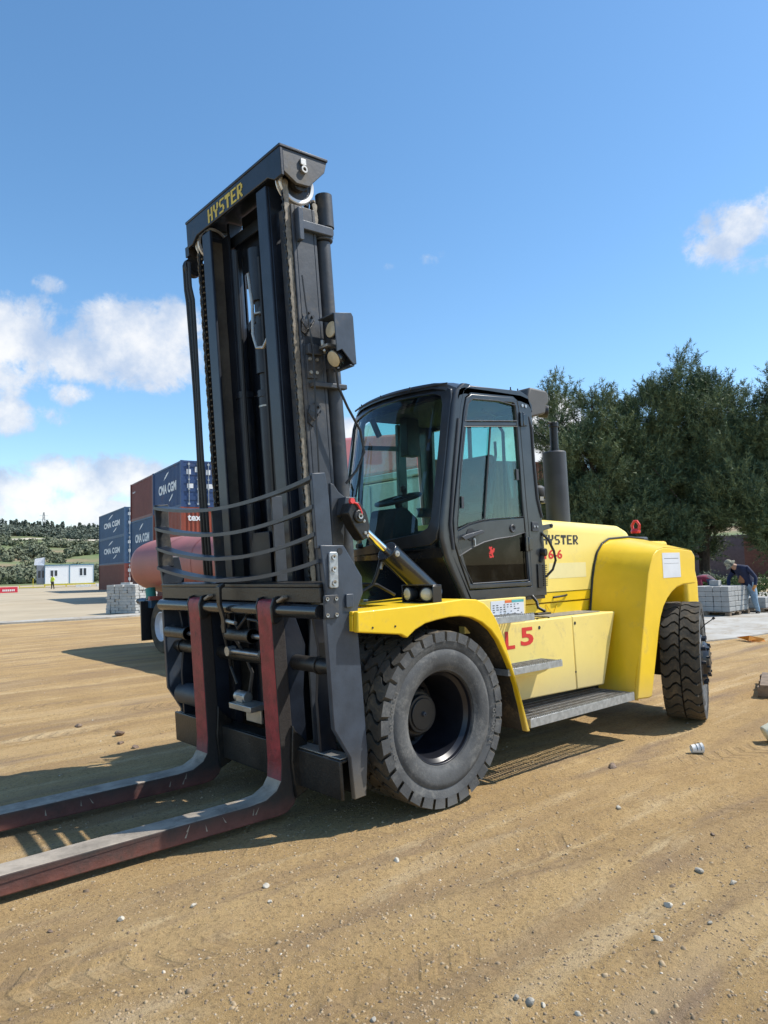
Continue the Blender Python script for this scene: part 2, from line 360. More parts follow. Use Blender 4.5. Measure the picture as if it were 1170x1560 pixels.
for k, (yy, a, b) in enumerate(((-.225, .55, 4.05), (.10, .6, 3.9), (.14, .6, 3.9))):
    m = MB(); m.tube([(.40-.01*math.sin(h*1.7+k), yy+.006*math.sin(h*2.3+k*2), h) for h in np.linspace(a, b, 26)], .016, 8); P(m.xf(XI), 'mast_hose', M['hose'])
# plates that tie the rails across (upper one with the bright curved edge)
def tie(h0, h1, s, hole=None):
    m = MB(); m.bb(s-.012, s+.012, -.475, .475, h0, h1); return m.xf(XI)
P(tie(1.55, 1.72, .30), 'mast_cross_member', M['rail'], .004)
P(tie(.60, .84, .34), 'mast_cross_member', M['rail'], .004)
for a_, b_, c_, d_ in ((-.50, -.361, 2.95, 4.24), (-.36, -.101, 2.95, 3.50), (-.36, -.101, 3.95, 4.24), (-.10, .345, 2.95, 4.24), (-.345, .345, .85, 1.15), (-.42, .345, 1.151, 2.949), (-.345, .345, 4.241, 4.40)):
    m = MB(); m.bb(.235, .250, a_, b_, c_, d_-.001); P(m.xf(XI), 'mast_gap_filler', M['rail'], .003)  # dark filler plates added to shut out bright sky between the rails
m = MB(); m.bb(.19, .232, -.60, .60, 2.75, 2.92); P(m.xf(XI), 'mast_cross_member', M['mast'], .004)
for sg in (1, -1):
    m = MB(); m.prism([(.28, .42), (.60, .42), (.60, .95), (.54, 1.42), (.28, 1.42)], .66*sg, .675*sg); P(m.xf(XI), 'mast_foot_plate', M['mastside'], .004)
for sg in (1, -1):
    m = MB(); m.bb(.384, .521, .448*sg, .452*sg, .45, 4.20); P(m.xf(XI), 'rail_web', M['dustweb'], .001)
m = MB(); m.bb(.20, .315, -.165, -.150, .60, 2.93); P(m.xf(XI), 'hose_guard_plate', M['dustweb'], .002)
m = MB(); pts = [(.10, 3.75), (.13, 3.50), (.11, 3.30), (.15, 3.19), (.24, 3.17), (.30, 3.22)]
m.tube([(.50, y, h) for y, h in pts], .012, 8); P(m.xf(XI), 'bent_hose_guard', M['steel'])
m = MB(); m.prism([(.33, 3.95), (.47, 3.95), (.47, 3.78), (.42, 3.66), (.33, 3.62)], .525, .545); P(m.xf(XI), 'chain_anchor_plate', M['steel'], .003)
m = MB(); m.box((.33, .0, 3.50), (.10, .34, .06), Matrix.Rotation(R(25), 3, 'X')); P(m.xf(XI), 'cylinder_clamp', M['mast'], .005)
m = MB(); m.prism([(-.25, 1.40), (.06, 1.40), (.06, 1.86), (-.16, 1.86), (-.25, 1.64)], .43, .45, lambda u, v, w: (w, u, v)); P(m.xf(XI), 'carriage_back_plate', M['rail'], .004)

# ---- mast: crosshead with name
m = MB()
m.prism([(-.70, 4.41), (.70, 4.41), (.70, 4.215), (.61, 4.215), (.53, 4.262), (-.53, 4.262), (-.61, 4.215), (-.70, 4.215)], .535, .56, lambda u, v, w: (w, u, v)); m.bb(.16, .565, -.705, .705, 4.41, 4.43)
m.prism([(-.66, 4.25), (.66, 4.25), (.60, 4.16), (-.60, 4.16)], .30, .32, lambda u, v, w: (w, u, v))
P(m.xf(XI), 'crosshead', M['mast'], .005)
for sg in (1, -1):
    m = MB(); m.prism([(.535, 4.25), (.433, 4.19), (.33, 4.195), (.19, 4.33), (.165, 4.41), (.535, 4.41)], .67*sg, .695*sg)
    P(m.xf(XI), 'crosshead_side_plate', M['mastside'], .004)
    m = MB(); m.prism([(.30, 4.22), (.20, 4.15), (.17, 4.40), (.30, 4.40)], .47*sg, .50*sg); P(m.xf(XI), 'crosshead_side_plate', M['mast'], .004)
    # sheave
    m = MB(); m.lathe([(.118, -.026), (.140, -.028), (.146, -.022), (.146, -.014), (.12, -.010), (.12, .010), (.146, .014), (.146, .022), (.140, .028), (.118, .026), (.118, -.026)], (.385, .60*sg, 4.235), (0, 1, 0), 44)
    P(m.xf(XI), 'chain_sheave', M['sheave'])
    m = MB(); m.cyl((.385, .578*sg, 4.235), (.385, .620*sg, 4.235), .1175, n=32); m.cyl((.385, .54*sg, 4.235), (.385, .665*sg, 4.235), .07, n=24); P(m.xf(XI), 'sheave_hub', M['grease'])
m = MB(); m.prism(rrect(.355, .40, 4.325, 4.37, .008), .695, .712); m.lathe([(.012, 0), (.026, 0), (.026, .022), (.012, .022), (.012, 0)], (.375, .695, 4.295), (0, 1, 0), 20)
P(m.xf(XI), 'sheave_pin_lock', M['steel'], .002)
m = MB(); cell_text(m, 'HYSTER', lambda u, v: (.5625, -.325+.53*u, 4.275+.105*v)); P(m.xf(XI), 'name_lettering', M['logoyellow'], smooth=0)

# ---- chains: leaf chain links
lk = MB(); cap = [(.0+.019*math.cos(R(a)), .036+.019*math.sin(R(a))) for a in range(0, 181, 30)]+[(-.013, 0)]+[(.019*math.cos(R(a)), -.036+.019*math.sin(R(a))) for a in range(180, 361, 30)]+[(.013, 0)]
lk.prism([(a*1.12, b) for a, b in cap], -.004, .004); lme = bpy.data.meshes.new('link'); lme.from_pydata(lk.v, [], lk.f); lme.materials.append(M['chain']); lme.update()
def chain(sg, s, h0, h1, yc=.615):
    m = MB(); n = int((h1-h0)/.046)
    for i in range(n):
        h = h0+.046*i; m.cyl((s, yc*sg-.026, h), (s, yc*sg+.026, h), .0075, n=8)
    root = empty('lift_chain', (0, 0, 0)); root.parent = FL; P(m.xf(XI), 'chain_pins', M['chain'], parent=root, kind='stuff')
    j = MB()
    for i in range(n-1):
        h = h0+.046*i+.023; off = (-.010, .010) if i % 2 else (0,)
        for q in off: j.add([((s+a), yc*sg+q+d, h+b*.70) for a, b in cap for d in (-.004, .004)], [tuple(range(0, len(cap)*2, 2)), tuple(range(1, len(cap)*2, 2))[::-1]]+[(2*k, 2*((k+1) % len(cap)), 2*((k+1) % len(cap))+1, 2*k+1) for k in range(len(cap))])
    P(j.xf(XI), 'inner_links', M['grease'], parent=root, kind='stuff')
    for i in range(0, n-1, 2):
        for q in (.0215, -.0215):
            if q*sg < 0: continue
            o = bpy.data.objects.new('link', lme); col.objects.link(o); o.parent = root
            p = T(s, yc*sg+q*1.0, h0+.046*i+.023); o.matrix_local = Matrix.Translation(p) @ MX
for sg in (1, -1):
    chain(sg, .490, 1.30, 4.25); chain(sg, .255, 3.95, 4.22)
# thin steel cable and loop of hose down the near side
m = MB(); m.tube([(.45, .70, 3.55), (.44, .705, 3.35), (.41, .71, 3.05), (.425, .71, 2.6), (.435, .705, 2.1)], .006, 6); P(m.xf(XI), 'cable', M['hose'])
m = MB(); m.tube([(.30, .74, 3.05), (.26, .75, 2.95), (.25, .75, 2.80), (.19, .76, 2.66), (.10, .77, 2.50), (.08, .77, 2.35), (.14, .75, 2.23), (.22, .72, 2.14)], .009, 8); P(m.xf(XI), 'cable', M['hose'])
for hh in (3.24, 2.62, 1.9):
    m = MB(); m.prism([(.37, hh), (.45, hh+.03), (.46, hh-.06), (.42, hh-.09)], .655, .665); m.tube([(.45, .68, hh+.05), (.47, .69, hh), (.44, .69, hh-.05), (.40, .68, hh-.04), (.36, .68, hh+.02)], .006, 6); m.cyl((.36, .655, hh+.05), (.36, .672, hh+.05), .010, n=8); m.cyl((.385, .655, hh+.075), (.385, .672, hh+.075), .008, n=8)
    P(m.xf(XI), 'hose_clip', M['grease'])
# rubbing plates on the rail side and work-lamp bracket
m = MB(); m.prism(rrect(.31, .44, 3.02, 3.09, .01), .655, .70); m.prism([(.33, 3.02), (.44, 3.02), (.44, 2.86), (.36, 2.86), (.30, 2.95)], .655, .672); P(m.xf(XI), 'lamp_mount', M['mastside'], .004)
for a, b in ((.42, 2.99), (.36, 2.99), (.42, 2.90), (.37, 2.90)):
    m = MB(); m.cyl((a, .665, b), (a, .685, b), .012, n=8); P(m.xf(XI), 'bolt', M['steel'])
m = MB(); m.bb(.13, .42, .655, .70, 2.80, 2.835); P(m.xf(XI), 'mast_collar', M['mastside'], .006)
lb = MB(); lb.prism([(.345, 3.00), (.345, 3.26), (.20, 3.28), (.185, 3.255), (.185, 2.93), (.215, 2.93), (.30, 3.02)], .875, .885)      # outer side sheet
lb.bb(.19, .345, .70, .875, 3.255, 3.265); lb.bb(.185, .19, .70, .88, 2.93, 3.26); lb.bb(.20, .24, .70, .88, 2.915, 2.925)
lamp = P(lb.xf(XI), 'work_lamp_bracket', M['plate'], .004)
for hh, tl in ((3.17, 6), (2.985, -26)):
    q = Matrix.Rotation(R(tl), 3, 'Y').inverted()
    ax = Vector((math.cos(R(tl)), .02, math.sin(R(tl)))).normalized(); c0 = Vector((.285, .80, hh))
    m = MB(); m.lathe([(0, -.06), (.045, -.05), (.062, -.01), (.062, .03), (.052, .034)], c0, ax, 24); o = P(m.xf(XI), 'work_lamp', M['blackgloss'], parent=lamp)
    m = MB(); m.lathe([(.056, .032), (.052, .036), (.03, .041), (0, .043)], c0, ax, 24); P(m.xf(XI), 'work_lamp_lens', M['lensold'], parent=lamp)
m = MB(); m.bb(.27, .36, .71, .80, 3.055, 3.075); m.cyl((.35, .74, 3.07), (.35, .74, 3.11), .014, n=8); m.cyl((.32, .72, 3.03), (.37, .78, 3.03), .01, n=8); P(m.xf(XI), 'lamp_clamp', M['steel'], .003, parent=lamp)
# hydraulic pipes on the far side
for k, yy in enumerate((-.690, -.735, -.78)):
    m = MB(); m.tube([(.56, yy, 4.10), (.555, yy-.01, 3.9)]+[(.54+.004*math.sin(h*3+k), yy-.015+.004*math.sin(h*2+k), h) for h in np.linspace(3.8, 1.2, 20)], .0135, 8); P(m.xf(XI), 'hydraulic_hose', M['hose'])
m = MB(); m.lathe([(.03, -.03), (.080, -.03), (.070, -.01), (.070, .01), (.080, .03), (.03, .03)], (.50, -.735, 4.08), (0, 1, 0), 28); m.cyl((.50, -.70, 4.08), (.50, -.78, 4.08), .04); m.bb(.46, .55, -.70, -.76, 4.16, 4.24); P(m.xf(XI), 'hose_pulley', M['grease'])

# ---- carriage ------------------------------------------------------
for sg in (1, -1):
    yc = 1.15 if sg > 0 else 1.045
    up = [(.955, 2.10), (.86, 2.11), (.835, 1.97), (.815, 1.66), (.93, 1.66)]
    lo = [(.915, 1.68), (.745, 1.68), (.61, 1.49), (.605, 1.39), (.645, 1.31), (.65, 1.17), (.60, .44), (.62, .20), (.705, .195), (.73, .44), (.845, .62), (.885, 1.24), (.875, 1.41)]
    m = MB(); m.prism(lo if sg > 0 else [(a-.0 if a > .79 else max(a, .70 if b > .4 else .62), b) for a, b in lo], (yc)*sg, (yc+.035)*sg); o = P(m, 'carriage_side_plate', M['plate'], .005)
    if sg < 0: m = MB(); m.prism([(.955, 2.10), (.84, 2.11), (.83, 1.90), (.79, 1.60), (.92, 1.60)], (yc-.004)*sg, (yc+.022)*sg)
    else: m = MB(); m.prism(up, (yc-.004)*sg, (yc+.022)*sg)
    P(m, 'backrest_side_plate', M['plate'] if sg > 0 else M['mastside'], .004)
m = MB(); m.prism(rrect(.80, .862, 1.43, 1.64, .012), 1.185, 1.20); o = P(m, 'wear_plate', M['galv'], .003)
for z_ in (1.46, 1.54, 1.61):
    m = MB(); m.lathe([(.006, .006), (.016, .008), (.016, 0)], (.831, 1.20, z_), (0, 1, 0), 12); P(m, 'bolt', M['steel'], parent=o)
m = MB(); m.prism(rrect(.80, .905, 1.255, 1.39, .012), 1.186, 1.198); o = P(m, 'shaft_cover_plate', M['mastside'], .003)
for a in (.82, .885):
    for b in (1.275, 1.368):
        m = MB(); m.lathe([(.005, .006), (.012, .007), (.012, 0)], (a, 1.198, b), (0, 1, 0), 10); P(m, 'bolt', M['steel'], parent=o)
m = MB(); m.prism(rrect(.69, .745, 1.31, 1.39, .006), 1.186, 1.20); P(m, 'stop_plate', M['plate'], .003)
m = MB(); m.cyl((.775, 1.184, 1.645), (.775, 1.188, 1.645), .020, n=18); P(m, 'plate_hole', M['ink'])
# cross members of the carriage
m = MB(); m.bb(.66, .815, -1.04, 1.148, 1.487, 1.512); m.bb(.785, .81, -1.04, 1.148, 1.395, 1.487); m.bb(.655, .675, -1.04, 1.148, 1.39, 1.487); P(m.xf(XI), 'carriage_top_beam', M['grease'], .005)
m = MB(); m.cyl((.815, -1.04, 1.345), (.815, 1.148, 1.345), .043, n=24); P(m.xf(XI), 'fork_shaft', M['blackgloss'])
m = MB(); m.cyl((.70, -1.04, 1.0), (.70, 1.148, 1.0), .048, n=24); m.cyl((.70, .93, 1.0), (.70, .95, 1.0), .056, n=24); m.cyl((.70, -.95, 1.0), (.70, -.93, 1.0), .056, n=24); P(m.xf(XI), 'lower_shaft', M['grease'])
m = MB(); m.bb(.735, .76, -1.06, 1.148, .24, .47); m.bb(.62, .735, -1.04, 1.148, .45, .47); m.bb(.62, .64, -1.04, 1.148, .24, .449); P(m.xf(XI), 'carriage_lower_beam', M['grease'], .006)
m = MB(); m.bb(.655, .745, .66, 1.14, .472, .480); P(m.xf(XI), 'step_shelf', M['steel'], .002)
for yy in (-.93, -.50, .32, .93):                 # carriage uprights, web plates behind the forks
    m = MB(); m.prism([(.62, .44), (.74, .44), (.74, .80), (.70, 1.10), (.74, 1.39), (.62, 1.39)], yy-.013, yy+.013); P(m.xf(XI), 'carriage_upright', M['rail'], .004)
for yy in (-.40, .40):
    m = MB(); m.bb(.545, .60, yy-.07, yy+.07, .44, 1.50); P(m.xf(XI), 'carriage_slide', M['rail'], .005)
m = MB(); m.prism([(-.93, 1.05), (-.75, 1.10), (-.74, 1.38), (-.93, 1.38)], .64, .66, lambda u, v, w: (w, u, v)); P(m.xf(XI), 'carriage_gusset', M['mastside'], .004)
# hydraulic fork positioners
def ram(y0, y1, yr, h, s, r=.046):
    m = MB(); m.cyl((s, y0, h), (s, y1, h), r, n=22); e = y1-.03*np.sign(y1-y0); m.cyl((s, e, h), (s, y1, h), r*1.13, n=22); o = P(m.xf(XI), 'fork_positioner', M['grease'])
    m = MB(); m.cyl((s, y1, h), (s, yr, h), r*.42, n=14); P(m.xf(XI), 'positioner_rod', M['chromedull'], parent=o)
    m = MB(); m.cyl((s-.03, yr, h), (s+.03, yr, h), .034, n=14); P(m.xf(XI), 'rod_eye', M['steel'], parent=o)
ram(.02, .34, .52, 1.16, .80); ram(.55, .40, -.06, 1.03, .76, .05); ram(-.98, -.62, -.45, 1.13, .80)
m = MB(); m.tube([(.80, .30, 1.20), (.84, .36, 1.28), (.83, .46, 1.27), (.80, .55, 1.17), (.78, .60, 1.08)], .011, 8); P(m.xf(XI), 'positioner_hose', M['hose'])
for pts_ in ([(.74, -.02, 1.42), (.80, .03, 1.30), (.79, .0, 1.18), (.72, .06, 1.02), (.70, .12, .88), (.72, .10, .74)], [(.72, .22, 1.40), (.80, .26, 1.28), (.83, .20, 1.21), (.80, .12, 1.23), (.76, .05, 1.30)],
             [(.70, -.10, 1.38), (.76, -.16, 1.20), (.74, -.14, 1.05), (.70, -.18, .90), (.70, -.10, .78)], [(.72, .36, 1.38), (.78, .40, 1.25), (.76, .42, 1.08), (.70, .40, .95)], [(.66, -.75, 1.35), (.72, -.70, 1.2), (.70, -.60, 1.08), (.66, -.62, .85), (.66, -.70, .62)]):
    m = MB(); m.tube(pts_, .013, 8); P(m.xf(XI), 'carriage_hose', M['hose'])
m = MB(); m.tube([(.80, -.05, 1.24), (.86, .10, 1.26), (.86, .22, 1.25)], .014, 8); P(m.xf(XI), 'pipe_fitting', M['steel'])
m = MB(); m.bb(.72, .86, .05, .34, .66, .70); m.bb(.74, .82, .08, .16, .70, .75); m.cyl((.78, .04, .73), (.78, .18, .73), .038, n=16); m.bb(.74, .76, .10, .30, .56, .66); P(m.xf(XI), 'sideshift_bracket', M['steel'], .005)
m = MB(); m.prism([(.86, 1.52), (.90, 1.50), (.905, 1.38), (.88, 1.28), (.88, 1.18), (.865, 1.18), (.865, 1.30), (.885, 1.38), (.88, 1.48), (.85, 1.50)], .055, .10); P(m.xf(XI), 'centre_strap', M['grease'], .003)
m = MB(); m.cyl((.70, -1.0, .62), (.70, -.62, .62), .085, n=20); P(m.xf(XI), 'carriage_roller', M['mastside'], .01)
# ---- backrest bars: sagging flat slats and the two upright straps
def sag(y): u = min(1, max(0, (y+1.06)/2.23)); return -.098*math.sin(math.pi*u)**.85
def yy_at(i, n): return -1.06+2.22*i/n
for k, h in enumerate((2.145, 1.975, 1.815, 1.655)):
    n = 24; A = []; s0, s1 = .745, .832; m = MB()
    sg_ = .95+.12*k if k < 3 else 1.1
    rings = [[(s1, y, h+sag(y)*sg_), (s0, y, h+.006+sag(y)*sg_), (s0, y, h-.012+sag(y)*sg_), (s1, y, h-.024+sag(y)*sg_)] for y in [yy_at(i, n) for i in range(n+1)]]
    for i in range(n): m.loft(rings[i], rings[i+1], caps=False)
    m.add(rings[0]+rings[-1], [(0, 1, 2, 3), (7, 6, 5, 4)])
    P(m.xf(XI), 'backrest_slat', M['plate'], smooth=50)
for yy, w in ((-.24, .05), (.58, .035)):
    m = MB(); m.bb(.66, .742, yy-.008, yy+.008, 1.515, 2.145+sag(yy)*.95); P(m.xf(XI), 'backrest_strap', M['mastside'], .002)

# ---- forks ----------------------------------------------------------
def fork(y0, y1):
    def q(s, h): v = T(s, 0, h); return (v.x, v.z)
    outer = [q(.865, 1.30), q(.868, 1.37), q(.855, 1.405), q(.82, 1.415), q(.785, 1.40), q(.770, 1.36), q(.765, .32), q(.757, .22)]
    heel = [(.772, .13), (.80, .075), (.845, .042), (.91, .032)]
    tine = [(2.7, .036), (3.35, .050), (3.37, .065), (2.7, .136), (1.12, .140), (1.00, .150), (.925, .19), (.893, .24)]
    pts = outer+heel+tine+[q(.865, .40)]
    c = (y0+y1)/2
    m = MB(); nn = len(pts)
    def yv(u, w): return c+(w-c)*(1.0 if u < 2.8 else .5)
    m.prism(pts, y0, y1, lambda u, v, w: (u, yv(u, w), v))
    m.m = [1]*len(m.m)
    # material by face: front of the shank red, top of tine bare steel, sides oxide red
    for i, f in enumerate(m.f):
        if len(f) == 4:
            cs = [Vector(m.v[a]) for a in f]; nrm = (cs[1]-cs[0]).cross(cs[2]-cs[1]); ce = sum(cs, Vector())/4
            if ce.z > .25 and ce.x > .86 and abs(nrm.normalized().y) < .5: m.m[i] = 0
            elif abs(nrm.normalized().z) > .5 and ce.z > .09 and ce.x > .90: m.m[i] = 2
    me = [M['redfork'], M['forkside'], M['forksteel']]
    return m, me
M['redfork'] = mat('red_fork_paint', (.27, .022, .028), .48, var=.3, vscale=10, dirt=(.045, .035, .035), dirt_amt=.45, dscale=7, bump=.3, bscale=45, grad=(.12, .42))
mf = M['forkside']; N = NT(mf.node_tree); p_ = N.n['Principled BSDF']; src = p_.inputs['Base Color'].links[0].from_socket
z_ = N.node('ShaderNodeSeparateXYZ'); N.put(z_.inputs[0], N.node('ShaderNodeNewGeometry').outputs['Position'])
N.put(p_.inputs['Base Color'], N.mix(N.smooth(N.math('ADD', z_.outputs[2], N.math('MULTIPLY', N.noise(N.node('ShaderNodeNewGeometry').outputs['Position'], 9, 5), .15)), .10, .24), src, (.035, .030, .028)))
for (a, b) in ((.520, .685), (-.465, -.290)):
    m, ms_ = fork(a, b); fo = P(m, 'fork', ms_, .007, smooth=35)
    m = MB(); m.prism([(.765, 1.39), (.80, 1.435), (.85, 1.425), (.875, 1.37), (.87, 1.27), (.84, 1.26), (.80, 1.28)], b+.001, b+.022); P(m.xf(XI), 'fork_hook', M['grease'], .006, parent=fo)
    m = MB(); m.prism([(.765, 1.39), (.80, 1.43), (.85, 1.42), (.87, 1.37), (.86, 1.28)], a-.014, a-.001); P(m.xf(XI), 'fork_hook', M['grease'], .004, parent=fo)
    m = MB(); m.box((.82, b+.075, 1.415), (.05, .085, .02), Matrix.Rotation(.35, 3, 'X')); P(m.xf(XI), 'locking_lug', M['forksteel'], .006, parent=fo)
    m = MB(); m.prism([(.66, .46), (.80, .40), (.80, 1.34), (.70, 1.34), (.62, 1.1), (.66, .8)], b-.03, b-.005); P(m.xf(XI), 'fork_carrier_plate', M['rail'], .004, parent=fo)
    m = MB(); m.prism([(.76, .58), (.78, .62), (.805, .40), (.79, .17), (.70, .20), (.68, .50)], b+.001, b+.03); P(m.xf(XI), 'heel_guard', M['grease'], .006, parent=fo)
    for i in range(6):   # pale scrape marks on the side of the tine
        x0 = random.uniform(1.0, 2.2); zz = random.uniform(.06, .1)
        m = MB(); m.prism([(x0, zz), (x0+.010, zz+.003), (x0+random.uniform(-.02, .03), zz+.04)], b+.0004, b+.0015); P(m, 'scrape_mark', M['forksteel'], parent=fo)

# ---- tilt cylinders ---------------------------------------------------
for sg in (1, -1):
    y_ = .82*sg; A = Vector((-.36, y_, 1.325)); B = Vector((.09, y_, 1.655)); d = (B-A).normalized(); E = B+d*.29
    m = MB(); m.cyl(A, B, .078, n=28); o = P(m, 'tilt_cylinder', M['blackgloss'], .006)
    m = MB(); m.cyl(B, E, .026, n=18); P(m, 'tilt_rod', M['chrome'], parent=o)
    m = MB(); m.lathe([(.004, .008), (.02, .006), (.022, 0)], A+d*.52+Vector((0, .077*sg, .0))*1, (0, sg, 0), 12); P(m, 'bleed_screw', M['steel'], parent=o)
    m = MB(); e = E+d*.03
    m.prism([(e.x-.06, e.z-.10), (e.x-.015, e.z-.12), (e.x+.06, e.z-.03), (e.x+.11, e.z+.06), (e.x+.08, e.z+.13), (e.x+.01, e.z+.14), (e.x-.05, e.z+.07), (e.x-.075, e.z-.02)], y_-.05, y_+.05)
    m.cyl((e.x+.02, y_+.05*sg, e.z+.04), (e.x+.02, y_+.065*sg, e.z+.04), .045, n=18); P(m, 'clevis', M['grease'], .012, parent=o)
    m = MB(); m.lathe([(.009, .008), (.019, .010), (.019, 0)], (e.x+.02, y_+.065*sg, e.z+.04), (0, sg, 0), 12)
    for a, b in ((-.02, .01), (-.03, -.07), (-.05, -.09)): m.lathe([(.003, .01), (.011, .009), (.012, 0)], (e.x+a, y_+.05*sg, e.z+b), (0, sg, 0), 10)
    P(m, 'pivot_bolts', M['steel'], parent=o)
    if sg > 0:
        m = MB(); m.cyl((.425, .86, 1.985), (.425, .882, 1.985), .019, n=16); m.tube([(.425, .872, 1.98), (.385, .88, 1.965), (.36, .88, 1.93), (.35, .88, 1.90)], .0075, 8); P(m, 'red_grease_cap', M['redgloss'], parent=o)
        m = MB(); m.tube([(.07, .74, 1.62), (.09, .75, 1.58), (.12, .75, 1.50), (.14, .72, 1.42), (.24, .70, 1.37), (.35, .68, 1.36)], .012, 8); P(m, 'tilt_hose', M['hose'], parent=o)
        m = MB(); m.tube([(.07, .75, 1.62), (.075, .755, 1.58), (.095, .755, 1.53)], .017, 10); P(m, 'hose_fitting', M['steel'], parent=o)
        m = MB(); m.tube([(-.15, .62, 1.34), (.05, .66, 1.42), (.20, .68, 1.43), (.35, .68, 1.38)], .012, 8); P(m, 'tilt_hose', M['hose'], parent=o)
    # mast ear the clevis is pinned to
    m = MB(); m.prism([(.45, 2.11), (.48, 2.12), (.47, 1.62), (.38, 1.62), (.37, 1.82), (.37, 1.93), (.345, 2.02), (.41, 2.06)], .685*sg, .715*sg); m.prism([(.33, 2.02), (.42, 2.02), (.44, 1.90), (.36, 1.86)], .715*sg, .80*sg); P(m, 'mast_ear', M['mastside'], .006)
# inner block: mast foot and front axle housing
m = MB(); m.bb(-.24, .24, -.60, .60, .40, .80); m.cyl((0, -1.0, .56), (0, 1.0, .56), .16, n=24); P(m, 'front_axle', M['grease'], .02)
m = MB(); m.bb(-.30, .40, -.55, .55, .80, 1.20); m.bb(-4.0, -.24, -.50, .50, .50, 1.20); P(m, 'chassis', M['grease'], .01)

# ---- tyres and wheels --------------------------------------------------
def tyre_mesh(w=.30, R0=.56, nb=30, side=True):
    m = MB(); h = w/2
    prof = [(.298, h-.06), (.304, h-.035), (.325, h-.026), (.335, h-.016), (.365, h-.012), (.40, h-.004), (.425, h-.010), (.44, h-.020), (.455, h-.012), (.50, h-.004), (.520, h-.012), (.526, h-.03)]
    prof = [(a, b) for a, b in prof if a < .49]+[(.495, h-.006), (.503, h-.02)]
    full = prof+[(.508, 0)]+[(r_, -a) for r_, a in prof[::-1]]
    m.lathe(full, (0, 0, 0), (0, 1, 0), 72)
    k = len(full)
    for i, f in enumerate(m.f):
        ring = i % (k-1); m.m[i] = 1 if (ring < 10 or ring > k-12) else 0
    dth = 2*math.pi/nb
    def zig(u, ph): return .14*math.sin(u*math.pi*2.0+ph)
    for row in (0, 1):
        y0, y1 = ((.006, h-.002) if row == 0 else (-.006, -h+.002))
        for b in range(nb):
            t0 = dth*(b+(.5 if row else 0)); ns = 5; g = .21
            jit = random.uniform(-.0015, .0015)
            A = []; Bq = []
            for q in range(ns+1):
                u = q/ns; yv = y0+(y1-y0)*u; z0 = zig(u, 0)*dth*2.1
                A.append((t0+dth*(g/2)+z0, yv)); Bq.append((t0+dth*(1-g/2)+z0, yv))
            ts = []
            top = []; bot = []
            for (t, yv) in A+Bq[::-1]:
                rr_ = R0+jit-(.006 if abs(yv) > h-.02 else 0)
                top.append((rr_*math.cos(t), yv, rr_*math.sin(t))); bot.append((.492*math.cos(t), yv*1.0, .492*math.sin(t)))
            n2 = len(top)
            fs = [tuple((q, q+1, n2-2-q, n2-1-q)) for q in range(ns)]
            sf = [(q, (q+1) % n2, n2+(q+1) % n2, n2+q) for q in range(n2)]
            m.add(top+bot, fs+sf, 0)
            # the outer side face of every shoulder lug is a cleaner grey
            mi = len(m.m)-len(sf)+ns; m.m[mi] = 1
    return m
def rim_front(outer):
    m = MB(); m.lathe([(.31, .06), (.31, .085), (.302, .10), (.292, .10), (.288, .075), (.266, .05), (.256, .0), (.250, -.24), (.20, -.25), (0, -.25)], (0, 0, 0), (0, 1, 0), 56)
    return m
TY = tyre_mesh(); tme = None
wheel_parts = {}
def make_wheel(name, loc, rz, kind):
    global tme
    w = MB(); prof_ = None
    if kind == 'front':
        w = rim_front(True)
    else:
        w.lathe([(.31, .05), (.312, .09), (.304, .115), (.297, .11), (.29, .09), (.278, .062), (.262, .075), (.255, .11), (.235, .14), (.18, .15), (.165, .17), (.13, .20), (.06, .21), (0, .21)], (0, 0, 0), (0, 1, 0), 56)
    root = w.build(name, M['rim'], FL, .003); root.location = loc; root.rotation_euler = (0, 0, rz)
    if tme is None:
        o = TY.build('tyre', [M['rubber'], M['sidewall']], root, 0, smooth=40); tme = o.data
    else:
        o = bpy.data.objects.new('tyre', tme); col.objects.link(o); o.parent = root
    o.rotation_euler = (0, random.uniform(0, 6), 0)
    if kind == 'rear': o.scale = (1, 1.14, 1); o.location = (0, -.02, 0)
    return root
for yy in (1.107, .755): 
    w = make_wheel('front_wheel', (0, yy, .56), 0, 'front')
    if yy > 1:
        m = MB(); m.cyl((0, -.24, 0), (0, -.07, 0), .125, n=36); m.cyl((0, -.07, 0), (0, -.06, 0), .105, n=30); P(m, 'hub_drum', M['hose'], .008, parent=w)
        m = MB()
        for i in range(10):
            a = 2*math.pi*i/10; m.cyl((.205*math.cos(a), -.25, .205*math.sin(a)), (.205*math.cos(a), -.21, .205*math.sin(a)), .017, n=6)
        P(m, 'wheel_nuts', M['rim'], parent=w)
        m = MB(); m.lathe([(.004, -.042), (.014, -.046), (.018, -.06)], (0, 0, 0), (0, 1, 0), 12); P(m, 'hub_cap_bolt', M['plastic'], parent=w)
m = MB()
def ring_text(txt, a0, a1, r0, r1):
    V_, F_ = text_mesh(txt, .01)
    m.add([((r0+(r1-r0)*v)*math.cos(a0+(a1-a0)*u), .1495, (r0+(r1-r0)*v)*math.sin(a0+(a1-a0)*u)) for u, v in V_], F_)
ring_text('12.00-20 / 8.00', R(28), R(-22), .455, .487); ring_text('12.00-20', R(208), R(180), .455, .487)
o = P(m, 'sidewall_lettering', M['tyretext'], smooth=0); o.location = (0, 1.107, .56)
for yy in (-1.107, -.755): make_wheel('front_wheel', (0, yy, .56), math.pi, 'front')
